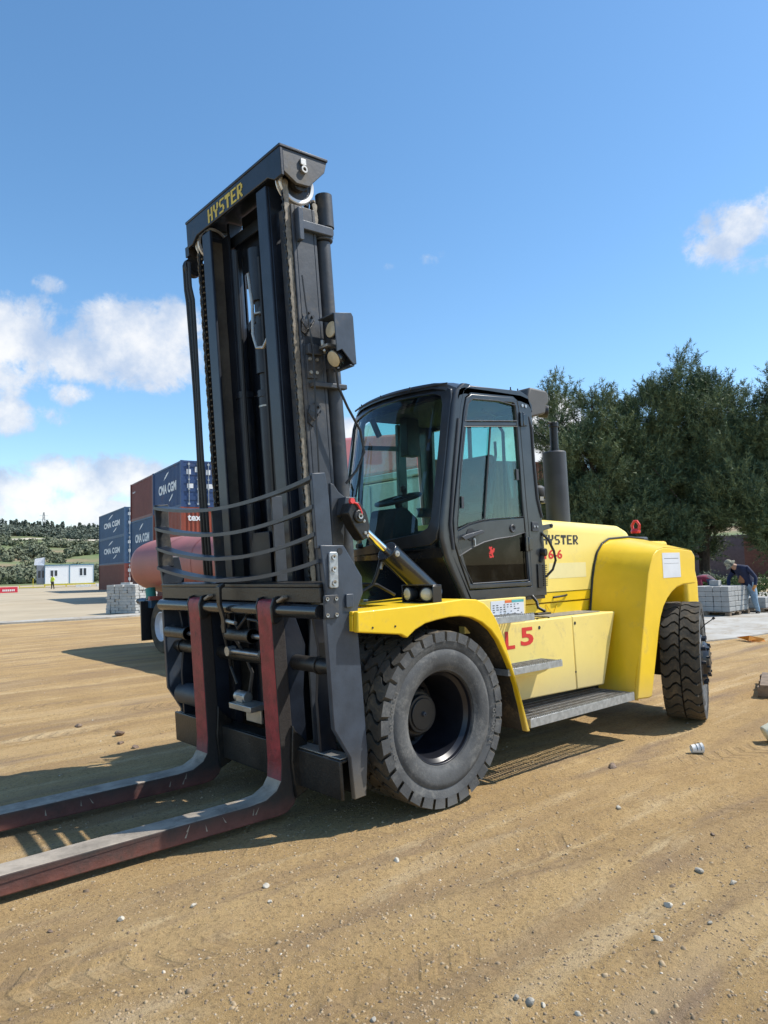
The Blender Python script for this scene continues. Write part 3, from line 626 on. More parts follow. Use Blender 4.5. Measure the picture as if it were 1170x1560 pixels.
for sg in (1, -1):
    w = make_wheel('rear_wheel', (-3.50, 1.13*sg, .56), (.383 if sg > 0 else math.pi+.30), 'rear')
    m = MB()
    for i in range(10):
        a = 2*math.pi*i/10; m.cyl((.215*math.cos(a), .14, .215*math.sin(a)), (.215*math.cos(a), .18, .215*math.sin(a)), .018, n=6)
        m.cyl((.145*math.cos(a+.3), .14, .145*math.sin(a+.3)), (.145*math.cos(a+.3), .21, .145*math.sin(a+.3)), .012, n=6)
    P(m, 'wheel_nuts', M['rim'], parent=w)
    m = MB(); m.tube([(-.10, .12, .27), (-.13, .17, .33), (-.16, .24, .38)], .005, 6); m.cyl((-.16, .24, .38), (-.165, .255, .395), .013, n=8); P(m, 'valve_stem', M['hose'], parent=w)
m = MB(); m.bb(-3.62, -3.38, -.95, .95, .40, .72); P(m, 'rear_axle', M['grease'], .02)

# ---- front fenders --------------------------------------------------------
ARC = [(.37, 1.125), (.32, 1.10), (.25, 1.145), (.16, 1.178), (.06, 1.192), (-.06, 1.203), (-.17, 1.203), (-.28, 1.185), (-.38, 1.145), (-.47, 1.085), (-.54, 1.01), (-.61, .90), (-.665, .80), (-.72, .67), (-.765, .52), (-.81, .34)]
OUT = [(-.85, .335), (-.76, .60), (-.68, .82), (-.60, 1.02), (-.535, 1.145), (-.47, 1.23), (-.41, 1.275), (-.33, 1.305), (-.20, 1.315), (.0, 1.305), (.25, 1.295), (.71, 1.285), (.715, 1.165)]
for sg in (1, -1):
    m = MB(); m.prism(ARC+(OUT if sg > 0 else OUT[:-2]+[(.37, 1.29)]), 1.215*sg, 1.26*sg); P(m, 'front_fender_skirt', M['yellow'], .008, seg=3)
    # deck on top and the inner arch sheet
    m = MB(); T_ = [(.715, 1.285), (.25, 1.295), (.0, 1.305), (-.2, 1.315), (-.33, 1.305)]
    T_ = T_[1:]
    m.prism([(a, b) for a, b in T_]+[(a, b-.02) for a, b in T_[::-1]], .60*sg, 1.2145*sg)
    if sg > 0: m.prism([(.715, 1.285), (.251, 1.295), (.251, 1.275), (.715, 1.265)], 1.02, 1.2145); m.prism([(.717, 1.2645), (.717, 1.17), (.705, 1.17), (.705, 1.2645)], 1.10, 1.2145); P(m, 'front_fender_deck', M['yellow'], .004)
    m = MB(); A = [(x_, .60*sg, z_+.004) for x_, z_ in ARC[1:]]; B = [(x_, 1.2145*sg, z_+.004) for x_, z_ in ARC[1:]]
    m.strip(A, B); m.strip([(a, b, c+.012) for a, b, c in A], [(a, b, c+.012) for a, b, c in B]); P(m, 'wheel_arch_liner', M['mud'])
    m = MB(); m.prism([(-.80, .35), (-.62, .85), (-.45, 1.10), (-.62, 1.10), (-.86, .60), (-.86, .35)], .60*sg, .62*sg); P(m, 'arch_inner_wall', M['mud'])
for x_, z_ in ((.60, 1.185), (.42, 1.18)):
    m = MB(); m.cyl((x_, 1.258, z_), (x_, 1.2625, z_), .007, n=10); P(m, 'drain_hole', M['ink'])
# headlamps in their bracket
m = MB(); m.bb(-.012, -.004, .95, 1.235, 1.298, 1.412); m.bb(-.012, .07, .942, .950, 1.298, 1.412); m.bb(-.012, .07, 1.235, 1.243, 1.298, 1.412); m.bb(-.012, .07, .942, 1.243, 1.412, 1.419); m.bb(-.05, .10, 1.00, 1.18, 1.300, 1.306); lampb = P(m, 'headlamp_bracket', M['blackgloss'], .003)
for yy, ax in ((1.00, (1, -.15, 0)), (1.165, (.80, .60, 0))):
    m = MB(); m.lathe([(0, -.045), (.035, -.04), (.045, 0), (.047, .022), (.040, .026)], (.045, yy, 1.357), ax, 24); P(m, 'headlamp', M['plastic'], parent=lampb)
    m = MB(); m.lathe([(.041, .024), (.036, .030), (.02, .036), (0, .038)], (.045, yy, 1.357), ax, 24); P(m, 'headlamp_lens', M['lens'], parent=lampb)

# ---- side box, steps --------------------------------------------------------
for sg in (1, -1):
    Y0 = 1.03
    m = MB(); m.prism([(-.55, 1.09), (-.60, 1.02), (-.88, .50), (-1.778, .485), (-1.758, 1.09)], .55*sg, Y0*sg); P(m, 'side_cover', M['yellowside'], .010, seg=3)
    m = MB(); m.prism([(-1.784, .485), (-2.19, .475), (-2.42, 1.09), (-1.764, 1.09)], .55*sg, Y0*sg); P(m, 'fuel_tank_cover', M['yellowside'], .012, seg=3)
    m = MB(); m.bb(-2.30, -1.55, .62*sg, .95*sg, 1.092, 1.098); P(m, 'anti_slip_pad', M['grating'])
    m = MB(); m.bb(-2.4, -.6, .45*sg, .85*sg, .40, .482); P(m, 'sill', M['grease'])
    for (x0, x1, z1, y0, y1, hh, bars) in ((-2.29, -.875, .415, .84, 1.245, .062, 6), (-1.30, -.66, .792, 1.032, 1.235, .045, 4), (-.98, -.45, 1.165, 1.032, 1.235, .045, 4)):
        m = MB(); m.bb(x0, x1, (y1-.004)*sg, (y1+.004)*sg, z1-hh, z1+.001); m.bb(x0-.004, x0, y0*sg, (y1+.004)*sg, z1-hh, z1); m.bb(x1, x1+.004, y0*sg, (y1+.004)*sg, z1-hh, z1); m.bb(x0, x1, y0*sg, (y0+.006)*sg, z1-hh, z1-.002)
        step = P(m, 'step', M['galv'], .001)
        m = MB(); n = int((x1-x0)/.030)
        m2 = MB()
        pw = (y1-y0-.01)/bars
        for b in range(bars):
            ya = y0+.008+pw*b; m.bb(x0, x1, ya*sg, (ya+.006)*sg, z1-.022, z1-.001)
            for i in range(n):
                xx = x0+(i+.5)*(x1-x0)/n; m2.bb(xx-.0035, xx+.0035, (ya+.006)*sg, (ya+pw-.003)*sg, z1-.018, z1-.003)
        m.v += []; P(m, 'step_bearer_bars', M['grating'], parent=step); P(m2, 'step_grating', M['grating'], parent=step, kind='stuff')
        m = MB(); n = int((x1-x0)/.022)
        for i in range(n):
            xx = x0+(i+.5)*(x1-x0)/n; m.prism([(xx-.008, z1), (xx+.008, z1), (xx+.004, z1+.010), (xx-.004, z1+.010)], (y1-.003)*sg, (y1+.003)*sg)
        P(m, 'step_teeth', M['galv'], parent=step, kind='stuff')
    m = MB(); m.prism([(-1.28, .745), (-.70, .745), (-.74, .715), (-1.10, .700), (-1.20, .715)], Y0*sg, (Y0+.13)*sg); P(m, 'step_bracket', M['yellowside'], .004)
    m = MB(); m.prism([(-1.14, 1.05), (-.45, 1.05), (-.45, 1.28), (-1.16, 1.28)], .97*sg, 1.028*sg); P(m, 'cab_base_panel', M['yellowside'], .004)
m = MB()
put_text(m, 'L', lambda u, v: (u, 1.0320, v), .03, box=(-.885, -1.00, .895, 1.03)); put_text(m, '5', lambda u, v: (u, 1.0320, v), .03, box=(-1.07, -1.23, .905, 1.045)); P(m, 'fleet_number', M['redmark'], smooth=0)
for x0, x1, mm_ in ((-.74, -.90, 'sticker'), (-.905, -.98, 'orange'), (-.985, -1.13, 'teal')):
    m = MB(); m.bb(x0, x1, 1.0285, 1.0300, 1.245 if mm_ != 'sticker' else 1.15, 1.265); P(m, 'warning_sticker', M[mm_])
m = MB(); m.bb(-.905, -1.13, 1.0285, 1.0300, 1.15, 1.244); P(m, 'warning_sticker', M['sticker'])
m = MB()
for i in range(9):
    for j in range(5):
        if random.random() < .75:
            x_ = -.76-i*.041; z_ = 1.235-j*.017; m.bb(x_, x_-.03*random.uniform(.5, 1), 1.0304, 1.0310, z_, z_-.006)
P(m, 'sticker_print', M['plastic'], kind='stuff')
for a, b in ((-1.29, 1.03), (-1.775, 1.03), (-1.775, .63)):
    m = MB(); m.cyl((a-.02 if b > 1 else a, 1.029, b), (a-.02 if b > 1 else a, 1.0325, b), .014 if b > 1 else .008, n=12); P(m, 'latch_hole', M['ink'])
for a in (-1.05, -1.2, -1.35, -1.5):
    m = MB(); m.cyl((a, .985, 1.09), (a, .985, 1.097), .009, n=8); P(m, 'bolt', M['grease'])

# ---- hood ---------------------------------------------------------------------
HP = lambda x_: 1.905-.028*(-1.5-x_)*1.0
def hood_ring(x_, zt, zb=1.285, yw=.75, r_=.13):
    k = 7; out = []
    for i in range(k+1):
        a = R(90*i/k); out.append((x_, yw-r_+r_*math.sin(a), zt-r_+r_*math.cos(a)-.0))
    left = [(x_, yw, zb)]
    rings = [(x_, -yy, zz) for (_, yy, zz) in (out+left)[::-1]]+out+left
    return rings
xs = [-1.45, -1.9, -2.4, -2.7, -2.95, -3.10, -3.20, -3.27]
m = MB(); rs = [hood_ring(a, 1.935-.045*((-1.45-a)/1.7)**1.2 - (.10 if a < -3.25 else .03 if a < -3.15 else 0), r_=.11) for a in xs]
for a, b in zip(rs[:-1], rs[1:]): m.strip(a, b)
m.add(rs[-1], [tuple(range(len(rs[-1])))]); m.add(rs[0], [tuple(range(len(rs[0])))[::-1]])
P(m, 'hood', M['yellowpale'], 0, smooth=40)
m = MB(); m.prism([(-1.45, 1.195), (-2.50, 1.195), (-2.53, 1.282), (-1.45, 1.282)], -.745, .745); P(m, 'hood_lower_panel', M['yellow'], .006)
m = MB(); m.prism([(-1.45, 1.09), (-2.46, 1.09), (-2.49, 1.188), (-1.45, 1.188)], -.738, .738); P(m, 'hood_lower_panel', M['yellow'], .006)
m = MB(); m.tube([(-1.90, .75, 1.235), (-1.93, .768, 1.238), (-2.06, .768, 1.245), (-2.10, .75, 1.25)], .009, 8); P(m, 'hood_handle', M['grease'])
m = MB(); m.tube([(-1.80, .742, 1.18), (-1.83, .752, 1.13), (-1.90, .752, 1.10), (-1.96, .742, 1.17)], .0035, 6); P(m, 'hood_seam', M['yellow'])
m = MB(); cell_text(m, 'HYSTER', lambda u, v: (-1.77-.545*u, .7515, 1.700+.085*v-.0*u)); P(m, 'name_lettering', M['ink'], smooth=0)
m = MB(); put_text(m, '16-6', lambda u, v: (u, .7515, v), .03, box=(-1.80, -2.06, 1.572, 1.655)); P(m, 'model_lettering', M['redmark'], smooth=0)
m = MB(); m.prism([(-1.84, 1.40), (-2.42, 1.40), (-2.42, 1.535), (-1.86, 1.535)], .7504, .7512); P(m, 'painted_over_patch', M['patch'])
# rear fenders: wrap-over sheet from the hood out to the outer face
A = [(-2.385, .36), (-2.40, .91), (-2.44, 1.09), (-2.50, 1.38), (-2.54, 1.50), (-2.60, 1.62), (-2.69, 1.70), (-2.81, 1.745), (-3.17, 1.765), (-3.45, 1.75)]
B = [(-2.31, .355), (-2.43, .80), (-2.51, 1.08), (-2.61, 1.42), (-2.655, 1.50), (-2.72, 1.59), (-2.80, 1.63), (-2.91, 1.65), (-3.20, 1.64), (-3.45, 1.62)]
FO = [(-2.31, .355), (-2.43, .80), (-2.51, 1.08), (-2.61, 1.42), (-2.655, 1.50), (-2.72, 1.59), (-2.80, 1.63), (-2.91, 1.65), (-3.20, 1.64), (-3.45, 1.62), (-3.51, 1.565), (-3.49, 1.30), (-3.24, 1.295), (-3.12, 1.275), (-3.02, 1.235), (-2.93, 1.18), (-2.85, 1.11), (-2.79, 1.02), (-2.74, .90), (-2.70, .77), (-2.56, .345), (-2.50, .34)]
for sg in (1, -1):
    m = MB(); rows = []
    for t in (0, .25, .5, .75, .9, 1.0):
        yv = .755+(1.262-.755)*t; drop = 0 if t < .9 else (.0 if t < 1 else .0)
        rows.append([(a[0]+(b[0]-a[0])*t, yv*sg, a[1]+(b[1]-a[1])*t) for a, b in zip(A, B)])
    for a, b in zip(rows[:-1], rows[1:]): m.strip(a, b)
    m.strip([(x_+(-.02), y_, z_-.012) for x_, y_, z_ in rows[0]], [(x_-.02, y_, z_-.012) for x_, y_, z_ in rows[-1]])
    P(m, 'rear_fender_top', M['yellow'], 0, smooth=50)
    m = MB(); m.prism(FO, 1.225*sg, 1.265*sg); P(m, 'rear_fender_side', M['yellow'], .014, seg=3)
    m = MB(); L_ = FO[11:21]; m.strip([(a, .70*sg, b+.003) for a, b in L_], [(a, 1.2245*sg, b+.003) for a, b in L_]); m.strip([(a, .70*sg, b+.013) for a, b in L_], [(a, 1.2245*sg, b+.013) for a, b in L_]); P(m, 'rear_arch_liner', M['yellow'])
    m = MB(); m.prism([(-2.32, .355), (-2.40, .70), (-2.46, 1.05), (-2.62, 1.05), (-2.58, .70), (-2.50, .35)], .72*sg, .755*sg); P(m, 'rear_fender_inner_wall', M['yellow'], .004)
m = MB(); m.bb(-2.87, -3.20, 1.2655, 1.2668, 1.37, 1.60); o = P(m, 'white_notice', M['sticker'])
m = MB(); m.bb(-2.90, -3.17, 1.2669, 1.2673, 1.545, 1.549); m.bb(-2.90, -3.17, 1.2669, 1.2673, 1.50, 1.502); P(m, 'notice_print', M['plastic'], parent=o)
m = MB(); m.tube([(a-.004, .762, b+.008) for a, b in A[1:]], .010, 8); P(m, 'rubber_seal', M['hose'])
# counterweight
m = MB(); m.prism([(-3.98, .50), (-3.98, 1.60), (-4.18, 1.55), (-4.26, 1.30), (-4.26, .75), (-4.12, .50)], -.93, .93); P(m, 'counterweight', M['yellow'], .05, seg=4)
m = MB(); m.bb(-3.275, -4.0, -.74, .74, 1.20, 1.735); P(m, 'rear_body', M['yellow'], .03)
m = MB(); m.bb(-3.45, -3.95, .05, .55, 1.737, 1.79); P(m, 'radiator_cover', M['plastic'], .02)
m = MB(); m.lathe([(.05, 0), (.055, .02), (.04, .05)], (-4.02, .36, 1.84), (0, 0, 1), 20); m.tube([(-4.02, .40, 1.87), (-4.02, .41, 1.93), (-4.02, .38, 1.975), (-4.02, .35, 1.975), (-4.02, .32, 1.93), (-4.02, .33, 1.87)], .016, 8); P(m, 'red_lifting_eye', M['redgloss'])
# exhaust, air intake
m = MB(); m.cyl((-2.44, .46, 1.86), (-2.42, .46, 2.61), .112, n=40); ex = P(m, 'exhaust_muffler', M['plastic'], .012, smooth=50)
m = MB(); m.cyl((-2.43, .46, 2.61), (-2.43, .46, 2.88), .040, n=24); m.cyl((-2.43, .46, 2.61), (-2.43, .46, 2.64), .046, n=24); P(m, 'exhaust_pipe', M['grease'], parent=ex)
m = MB(); m.cyl((-2.43, .46, 2.85), (-2.43, .46, 2.90), .047, n=24); m.bb(-2.44, -2.34, .45, .47, 2.88, 2.90); P(m, 'rain_cap', M['grease'], .004, parent=ex)
m = MB(); m.lathe([(.04, -.3), (.04, 0), (.085, .0), (.09, .03), (.075, .05), (.10, .06), (.104, .11), (.09, .15), (.06, .175), (0, .18)], (-2.46, .20, 2.13), (0, 0, 1), 28); o = P(m, 'air_intake', M['plastic'])
m = MB(); m.box((-2.42, .292, 2.17), (.04, .004, .04), rotz(-.3)); P(m, 'intake_label', M['sticker'], parent=o)
# ================================================================ cab
YF, YN = -.45, .80
XZ = [(1.28, -.70), (1.60, -.52), (1.77, -.48), (1.95, -.50), (2.35, -.58), (2.80, -.66), (2.93, -.70), (3.0, -.74)]
def xprof(z): return float(np.interp(z, [a for a, _ in XZ], [b for _, b in XZ]))
def bulge(y): return .14*max(0, 1-((y-.175)/.625)**2)
def FR(y, z, off=0.0): return (xprof(z)+bulge(y)*(1 if z > 1.5 else .6)+off, y, z)
def ring2(inner, outer, fn, fn2, mb, m=0):
    """band between two loops (same count), with thickness from fn to fn2"""
    n = len(inner); A = [fn(*p) for p in outer]; B = [fn(*p) for p in inner]; A2 = [fn2(*p) for p in outer]; B2 = [fn2(*p) for p in inner]
    mb.add(A+B+A2+B2, [f for i in range(n) for j in [(i+1) % n] for f in ((i, j, n+j, n+i), (2*n+i, 3*n+i, 3*n+j, 2*n+j), (n+i, n+j, 3*n+j, 3*n+i), (i, 2*n+i, 2*n+j, j))], m)
def dens_loop(pts, k=4):
    out = []
    for i in range(len(pts)):
        a = pts[i]; b = pts[(i+1) % len(pts)]
        for q in range(k): out.append((a[0]+(b[0]-a[0])*q/k, a[1]+(b[1]-a[1])*q/k))
    return out
# windscreen frame in (y, z)
gy0, gy1 = YF+.035, .715
zb = lambda y: 1.70+.10*max(0, (y+.1))/.8
inner = dens_loop([(gy0, zb(gy0)), (-.1, zb(-.1)), (.3, zb(.3)), (.62, zb(.62)), (.69, 1.83), (gy1, 1.90), (gy1, 2.35), (gy1, 2.80), (.69, 2.87), (.62, 2.90), (.3, 2.905), (-.1, 2.90), (gy0, 2.86), (gy0, 2.3)], 2)
outer = dens_loop([(YF, 1.62), (-.1, 1.64), (.3, 1.66), (.70, 1.70), (.755, 1.74), (.775, 1.82), (.775, 2.35), (.775, 2.86), (.76, 2.92), (.70, 2.955), (.3, 2.965), (-.1, 2.96), (YF, 2.93), (YF, 2.3)], 2)
m = MB(); ring2(inner, outer, lambda y, z: FR(y, z, 0), lambda y, z: FR(y, z, -.04), m); P(m, 'windscreen_frame', M['black'], .004, smooth=40)
m = MB(); ys = np.linspace(gy0-.01, gy1+.01, 14); zs = np.linspace(1.66, 2.92, 10)
for a, b in zip(ys[:-1], ys[1:]):
    for c_, d_ in zip(zs[:-1], zs[1:]): m.add([FR(a, c_, -.012), FR(b, c_, -.012), FR(b, d_, -.012), FR(a, d_, -.012)], [(0, 1, 2, 3)])
P(m, 'windscreen', M['glass'], smooth=60)
# lower front panel
m = MB(); zs = [1.265, 1.40, 1.60, 1.66, 1.705]; ys = np.linspace(YF, .775, 12)
for c_, d_ in zip(zs[:-1], zs[1:]):
    m.strip([FR(y, min(c_, 1.64+.05*(y > .6)), -.004) for y in ys], [FR(y, min(d_, 1.64+.05*max(0, y)), -.004) for y in ys])
P(m, 'cab_front_panel', M['blackgloss'], smooth=60)
# corner post that rolls from the front round to the side
CP = [(-.70, 1.28), (-.52, 1.60), (-.478, 1.75), (-.485, 1.88), (-.52, 2.05), (-.58, 2.35), (-.66, 2.80), (-.70, 2.91), (-.78, 2.975)]
for y0, y1, sgn in ((YN, .775, 1), (YF-.03, YF+.001, -1)):
    m = MB(); k = 6; loops = []
    for i in range(k+1):
        a = R(90*i/k); loops.append([(x_-.035*(1-math.cos(a)), y1+(y0-y1)*math.sin(a), z_) for x_, z_ in CP])
    loops.append([(x_-.085, y0, z_) for x_, z_ in CP])
    for a, b in zip(loops[:-1], loops[1:]): m.strip(a, b)
    P(m, 'corner_post', M['black'], smooth=60)
# sides
SO = [(-.775, 1.265), (-.60, 1.60), (-.565, 1.77), (-.575, 1.92), (-.665, 2.35), (-.745, 2.80), (-.79, 2.92), (-.86, 2.965), (-1.2, 2.99), (-1.50, 3.01), (-1.60, 2.98), (-1.645, 2.88), (-1.66, 2.44), (-1.69, 2.09), (-1.735, 1.84), (-1.745, 1.265)]
DO = [(-.765, 1.345), (-.665, 1.56), (-.605, 1.72), (-.605, 1.90), (-.69, 2.35), (-.765, 2.74), (-.80, 2.86), (-.87, 2.905), (-1.2, 2.93), (-1.39, 2.945), (-1.445, 2.92), (-1.465, 2.86), (-1.49, 2.44), (-1.51, 2.09), (-1.53, 1.84), (-1.54, 1.345)]
def side(yo, s):
    m = MB(); ring2(DO, SO, lambda a, b: (a, yo, b), lambda a, b: (a, yo-.045*s, b), m); P(m, 'cab_side_frame', M['black'], .006)
side(YN, 1); side(YF-.03, -1)
def shrink(pts, d):
    cx = sum(p[0] for p in pts)/len(pts); cz = sum(p[1] for p in pts)/len(pts); out = []
    n = len(pts)
    for i, p in enumerate(pts):
        a = Vector(pts[i-1]); b = Vector(pts[(i+1) % n]); t = (b-a).normalized(); nn = Vector((-t.y, t.x))
        if nn.dot(Vector((cx, cz))-Vector(p)) < 0: nn = -nn
        out.append((p[0]+nn.x*d, p[1]+nn.y*d))
    return out
D1 = shrink(DO, .008); D2 = shrink(DO, .052)
m = MB(); ring2(D2, D1, lambda a, b: (a, YN+.006, b), lambda a, b: (a, YN-.035, b), m)
door = P(m, 'cab_door', M['black'], .006)
m = MB(); m.prism([(-.775, 2.665), (-1.436, 2.735), (-1.436, 2.70), (-.770, 2.625)], YN+.003, YN-.03); P(m, 'door_crossbar', M['black'], .006, parent=door)
m = MB(); m.prism([(-.652, 1.80), (-.80, 1.855), (-.95, 1.885), (-1.10, 1.90), (-1.466, 1.925), (-1.475, 1.80), (-1.30, 1.755), (-1.10, 1.735), (-.95, 1.71), (-.82, 1.67), (-.672, 1.60)], YN+.003, YN-.03)
P(m, 'door_panel', M['black'], .006, parent=door)
gw = [(-.655, 1.83), (-.80, 1.86), (-.95, 1.89), (-1.10, 1.905), (-1.46, 1.93), (-1.435, 2.72), (-.78, 2.645), (-.735, 2.35)]
m = MB(); m.prism(gw, YN-.012, YN-.016); P(m, 'door_window', M['glassdark'], smooth=0, parent=door)
m = MB(); m.prism([(-.78, 2.66), (-1.43, 2.73), (-1.42, 2.87), (-1.2, 2.885), (-.85, 2.86)], YN-.012, YN-.016); P(m, 'upper_door_window', M['glassdark'], smooth=0, parent=door)
m = MB(); m.prism([(-.70, 1.55), (-.665, 1.61), (-.82, 1.69), (-.95, 1.73), (-1.10, 1.75), (-1.30, 1.77), (-1.48, 1.80), (-1.49, 1.40), (-.80, 1.39)], YN-.012, YN-.016); P(m, 'lower_door_window', M['glasslow'], smooth=0, parent=door)
# rubber beads
def bead(pts, yv, r_=.006, nm='window_seal', mt='plastic'):
    m = MB(); p = [(a, yv, b) for a, b in pts]; m.tube(p+[p[0]], r_, 6); return P(m, nm, M[mt], parent=door)
bead([(-.70, 1.545), (-.664, 1.61), (-.82, 1.675), (-.95, 1.715), (-1.10, 1.742), (-1.30, 1.762), (-1.475, 1.80), (-1.488, 1.40), (-.80, 1.395)], YN+.004)
bead([(-.775, 2.67), (-1.432, 2.742), (-1.415, 2.875), (-1.2, 2.885), (-.88, 2.86), (-.81, 2.80)], YN+.004)
bead([(-.648, 1.81), (-.80, 1.862), (-.95, 1.892), (-1.10, 1.907), (-1.46, 1.932), (-1.432, 2.695), (-.772, 2.622), (-.72, 2.35)], YN+.004, .005, mt='hose')
m = MB(); m.bb(-1.03, -1.045, YN-.010, YN+.0, 1.90, 2.69); m.xf(Matrix.Translation((-1.03, 0, 2.3)) @ Matrix.Rotation(R(-9), 4, 'Y') @ Matrix.Translation((1.03, 0, -2.3))); P(m, 'window_divider', M['hose'], parent=door)
# door handle, lock
m = MB(); m.prism([(-.665, 1.755), (-.72, 1.775), (-.90, 1.81), (-.93, 1.80), (-.91, 1.785), (-.80, 1.76), (-.70, 1.73)], YN+.02, YN+.038); m.cyl((-.73, YN, 1.762), (-.73, YN+.022, 1.762), .012, n=10); m.cyl((-.90, YN, 1.80), (-.90, YN+.022, 1.80), .012, n=10); P(m, 'door_handle', M['plastic'], .004, parent=door)
m = MB(); m.cyl((-.83, YN, 1.735), (-.83, YN+.016, 1.735), .014, n=14); m.bb(-.825, -.835, YN+.012, YN+.022, 1.69, 1.735); P(m, 'door_lock', M['galv'], parent=door)
m = MB(); m.cyl((-.80, YN+.003, 1.775), (-.80, YN+.008, 1.775), .05, n=24); P(m, 'handle_recess', M['ink'], parent=door)
m = MB(); m.lathe([(.022, 0), (.034, .006), (.028, .012), (.018, .008)], (-1.31, YN+.003, 1.83), (0, 1, 0), 24); m.cyl((-1.31, YN+.003, 1.83), (-1.31, YN+.006, 1.83), .03, n=20); P(m, 'door_stop_button', M['plastic'], parent=door)
m = MB(); m.prism(rrect(-.715, -.74, 1.98, 2.07, .01), YN-.0, YN-.010); P(m, 'window_catch', M['plastic'], .002, parent=door); m = MB(); m.prism(rrect(-1.40, -1.43, 2.24, 2.33, .01), YN, YN-.01); P(m, 'window_catch', M['plastic'], .002, parent=door)
# red sticker seen in the lower door window
m = MB()
for i in range(26):
    a = random.uniform(0, 6.28); q = random.uniform(0, .035); s_ = random.uniform(.008, .02)
    m.box((-1.05+q*math.cos(a), YN-.0108, 1.64+q*1.3*math.sin(a)), (s_, .0004+.00002*i, s_*random.uniform(.6, 1.6)), Matrix.Rotation(a, 3, 'Y'))
P(m, 'red_sticker', M['redmark'], parent=door)
for z_ in (2.76, 1.70, 2.02):
    if z_ == 2.02: continue
    m = MB(); m.bb(-1.46, -1.49, YN+.006, YN+.022, z_-.06, z_+.06); m.bb(-1.51, -1.56, YN+.001, YN+.016, z_-.05, z_+.05); m.cyl((-1.50, YN+.016, z_-.06), (-1.50, YN+.016, z_+.06), .010, n=10); P(m, 'door_hinge', M['blackgloss'], .003)
m = MB()
for a, b in ((-1.515, 2.885), (-1.56, 2.885)): m.cyl((a, YN, b), (a, YN+.007, b), .014, n=12)
P(m, 'bolt', M['galv'])
m = MB(); m.bb(-1.57, -1.66, YN, YN+.010, 1.81, 1.89); P(m, 'bracket_plate', M['plastic'], .003)
for a in (-1.595, -1.635):
    m = MB(); m.cyl((a, YN+.01, 1.85), (a, YN+.017, 1.85), .009, n=6); P(m, 'bolt', M['galv'])
m = MB(); m.prism([(-1.66, 1.855), (-1.90, 1.885), (-1.90, 1.845), (-1.66, 1.80)], YN-.03, YN-.02); m.cyl((-1.88, YN-.02, 1.865), (-1.88, YN-.008, 1.865), .013, n=10); P(m, 'mirror_arm', M['blackgloss'], .003)
# black grab tube on the rear side post and the rubber post trim
m = MB(); m.tube([(-.60, YN+.002, 1.66), (-.575, YN+.006, 1.85), (-.635, YN+.006, 2.25), (-.70, YN+.004, 2.62), (-.71, YN+.002, 2.68)], .012, 8); P(m, 'post_trim', M['plastic'])
m = MB(); m.tube([(-1.60, YN-.005, 2.80), (-1.63, YN+.004, 2.7), (-1.64, YN+.004, 2.4), (-1.665, YN+.004, 2.1), (-1.70, YN+.004, 1.98), (-1.72, YN+.002, 1.93)], .011, 8); P(m, 'post_trim', M['plastic'])
# cable loop, grille and beacon plug at the cab rear corner
m = MB(); m.tube([(-1.70, YN+.0, 1.80), (-1.74, YN+.04, 1.74), (-1.80, YN+.05, 1.64), (-1.82, YN+.05, 1.56), (-1.80, YN+.03, 1.48), (-1.74, YN+.0, 1.42)], .011, 8); P(m, 'cable_loop', M['hose'])
m = MB(); m.lathe([(0, .03), (.032, .028), (.036, 0), (.030, -.02)], (-1.70, YN+.012, 1.63), (-.3, 1, 0), 20); m.cyl((-1.67, YN, 1.55), (-1.69, YN+.01, 1.60), .018, n=10); P(m, 'socket', M['hose'])
m = MB(); m.bb(-1.62, -1.68, YN, YN+.012, 1.33, 1.53); P(m, 'grille_frame', M['hose'], .003)
for i in range(11):
    m = MB(); z_ = 1.345+i*.017; m.bb(-1.69, -1.745, YN+.000, YN+.014, z_, z_+.008); P(m, 'grille_slat', M['hose'])
m = MB(); m.bb(-.78, -1.745, YF, YN-.02, 1.235, 1.2645); P(m, 'cab_floor', M['black'], .004)
m = MB(); m.tube([(-1.52, YN+.01, 1.27), (-1.53, YN+.05, 1.22), (-1.52, YN+.07, 1.17), (-1.55, YN+.12, 1.14)], .014, 8); m.bb(-1.38, -1.56, YN+.10, YN+.17, 1.12, 1.135); P(m, 'door_rod', M['grease'], .003)
# roof
m = MB(); rings = []
for x_, z_, w0, w1 in ((-.695, 2.945, .0, .0), (-.715, 2.985, 0, 0), (-.80, 3.005, 0, 0), (-1.1, 3.02, 0, 0), (-1.5, 3.035, 0, 0), (-1.60, 3.02, 0, 0), (-1.65, 2.97, 0, 0)):
    row = []
    for i in range(15):
        t = i/14; y = (YF-.03)+(YN-YF+.03)*t; e = abs(2*t-1); zz = z_-.065*max(0, (e-.72)/.28)**2*(1) + .012*(1-e*e)
        row.append((x_+(bulge(y)+.008)*max(0, 1-max(0, -.70-x_)/.3)-.03*max(0, (e-.8)/.2)**2*(1 if x_ > -.8 else 0), y, zz))
    rings.append(row)
for a, b in zip(rings[:-1], rings[1:]): m.strip(a, b)
m.strip([(a, b, c-.012) for a, b, c in rings[0]], rings[0]); m.strip(rings[-1], [(a, b, c-.06) for a, b, c in rings[-1]])
m.strip([(r_[0][0], r_[0][1], r_[0][2]-.05) for r_ in rings], [r_[0] for r_ in rings]); m.strip([(r_[-1][0], r_[-1][1], r_[-1][2]-.05) for r_ in rings], [r_[-1] for r_ in rings])
P(m, 'cab_roof', M['black'], smooth=60)
m = MB(); m.bb(-.80, -1.62, YF+.02, YN-.05, 2.90, 2.925); P(m, 'headliner', M['seat'])
for t in (-.30, .05, .40):
    p = FR(t, 2.96, .01); m = MB(); m.box((p[0]+.005, t, 2.965), (.03, .035, .022)); m.cyl((p[0]+.005, t, 2.97), (p[0]+.005, t, 2.995), .006, n=8); P(m, 'roof_clip', M['hose'], .002)
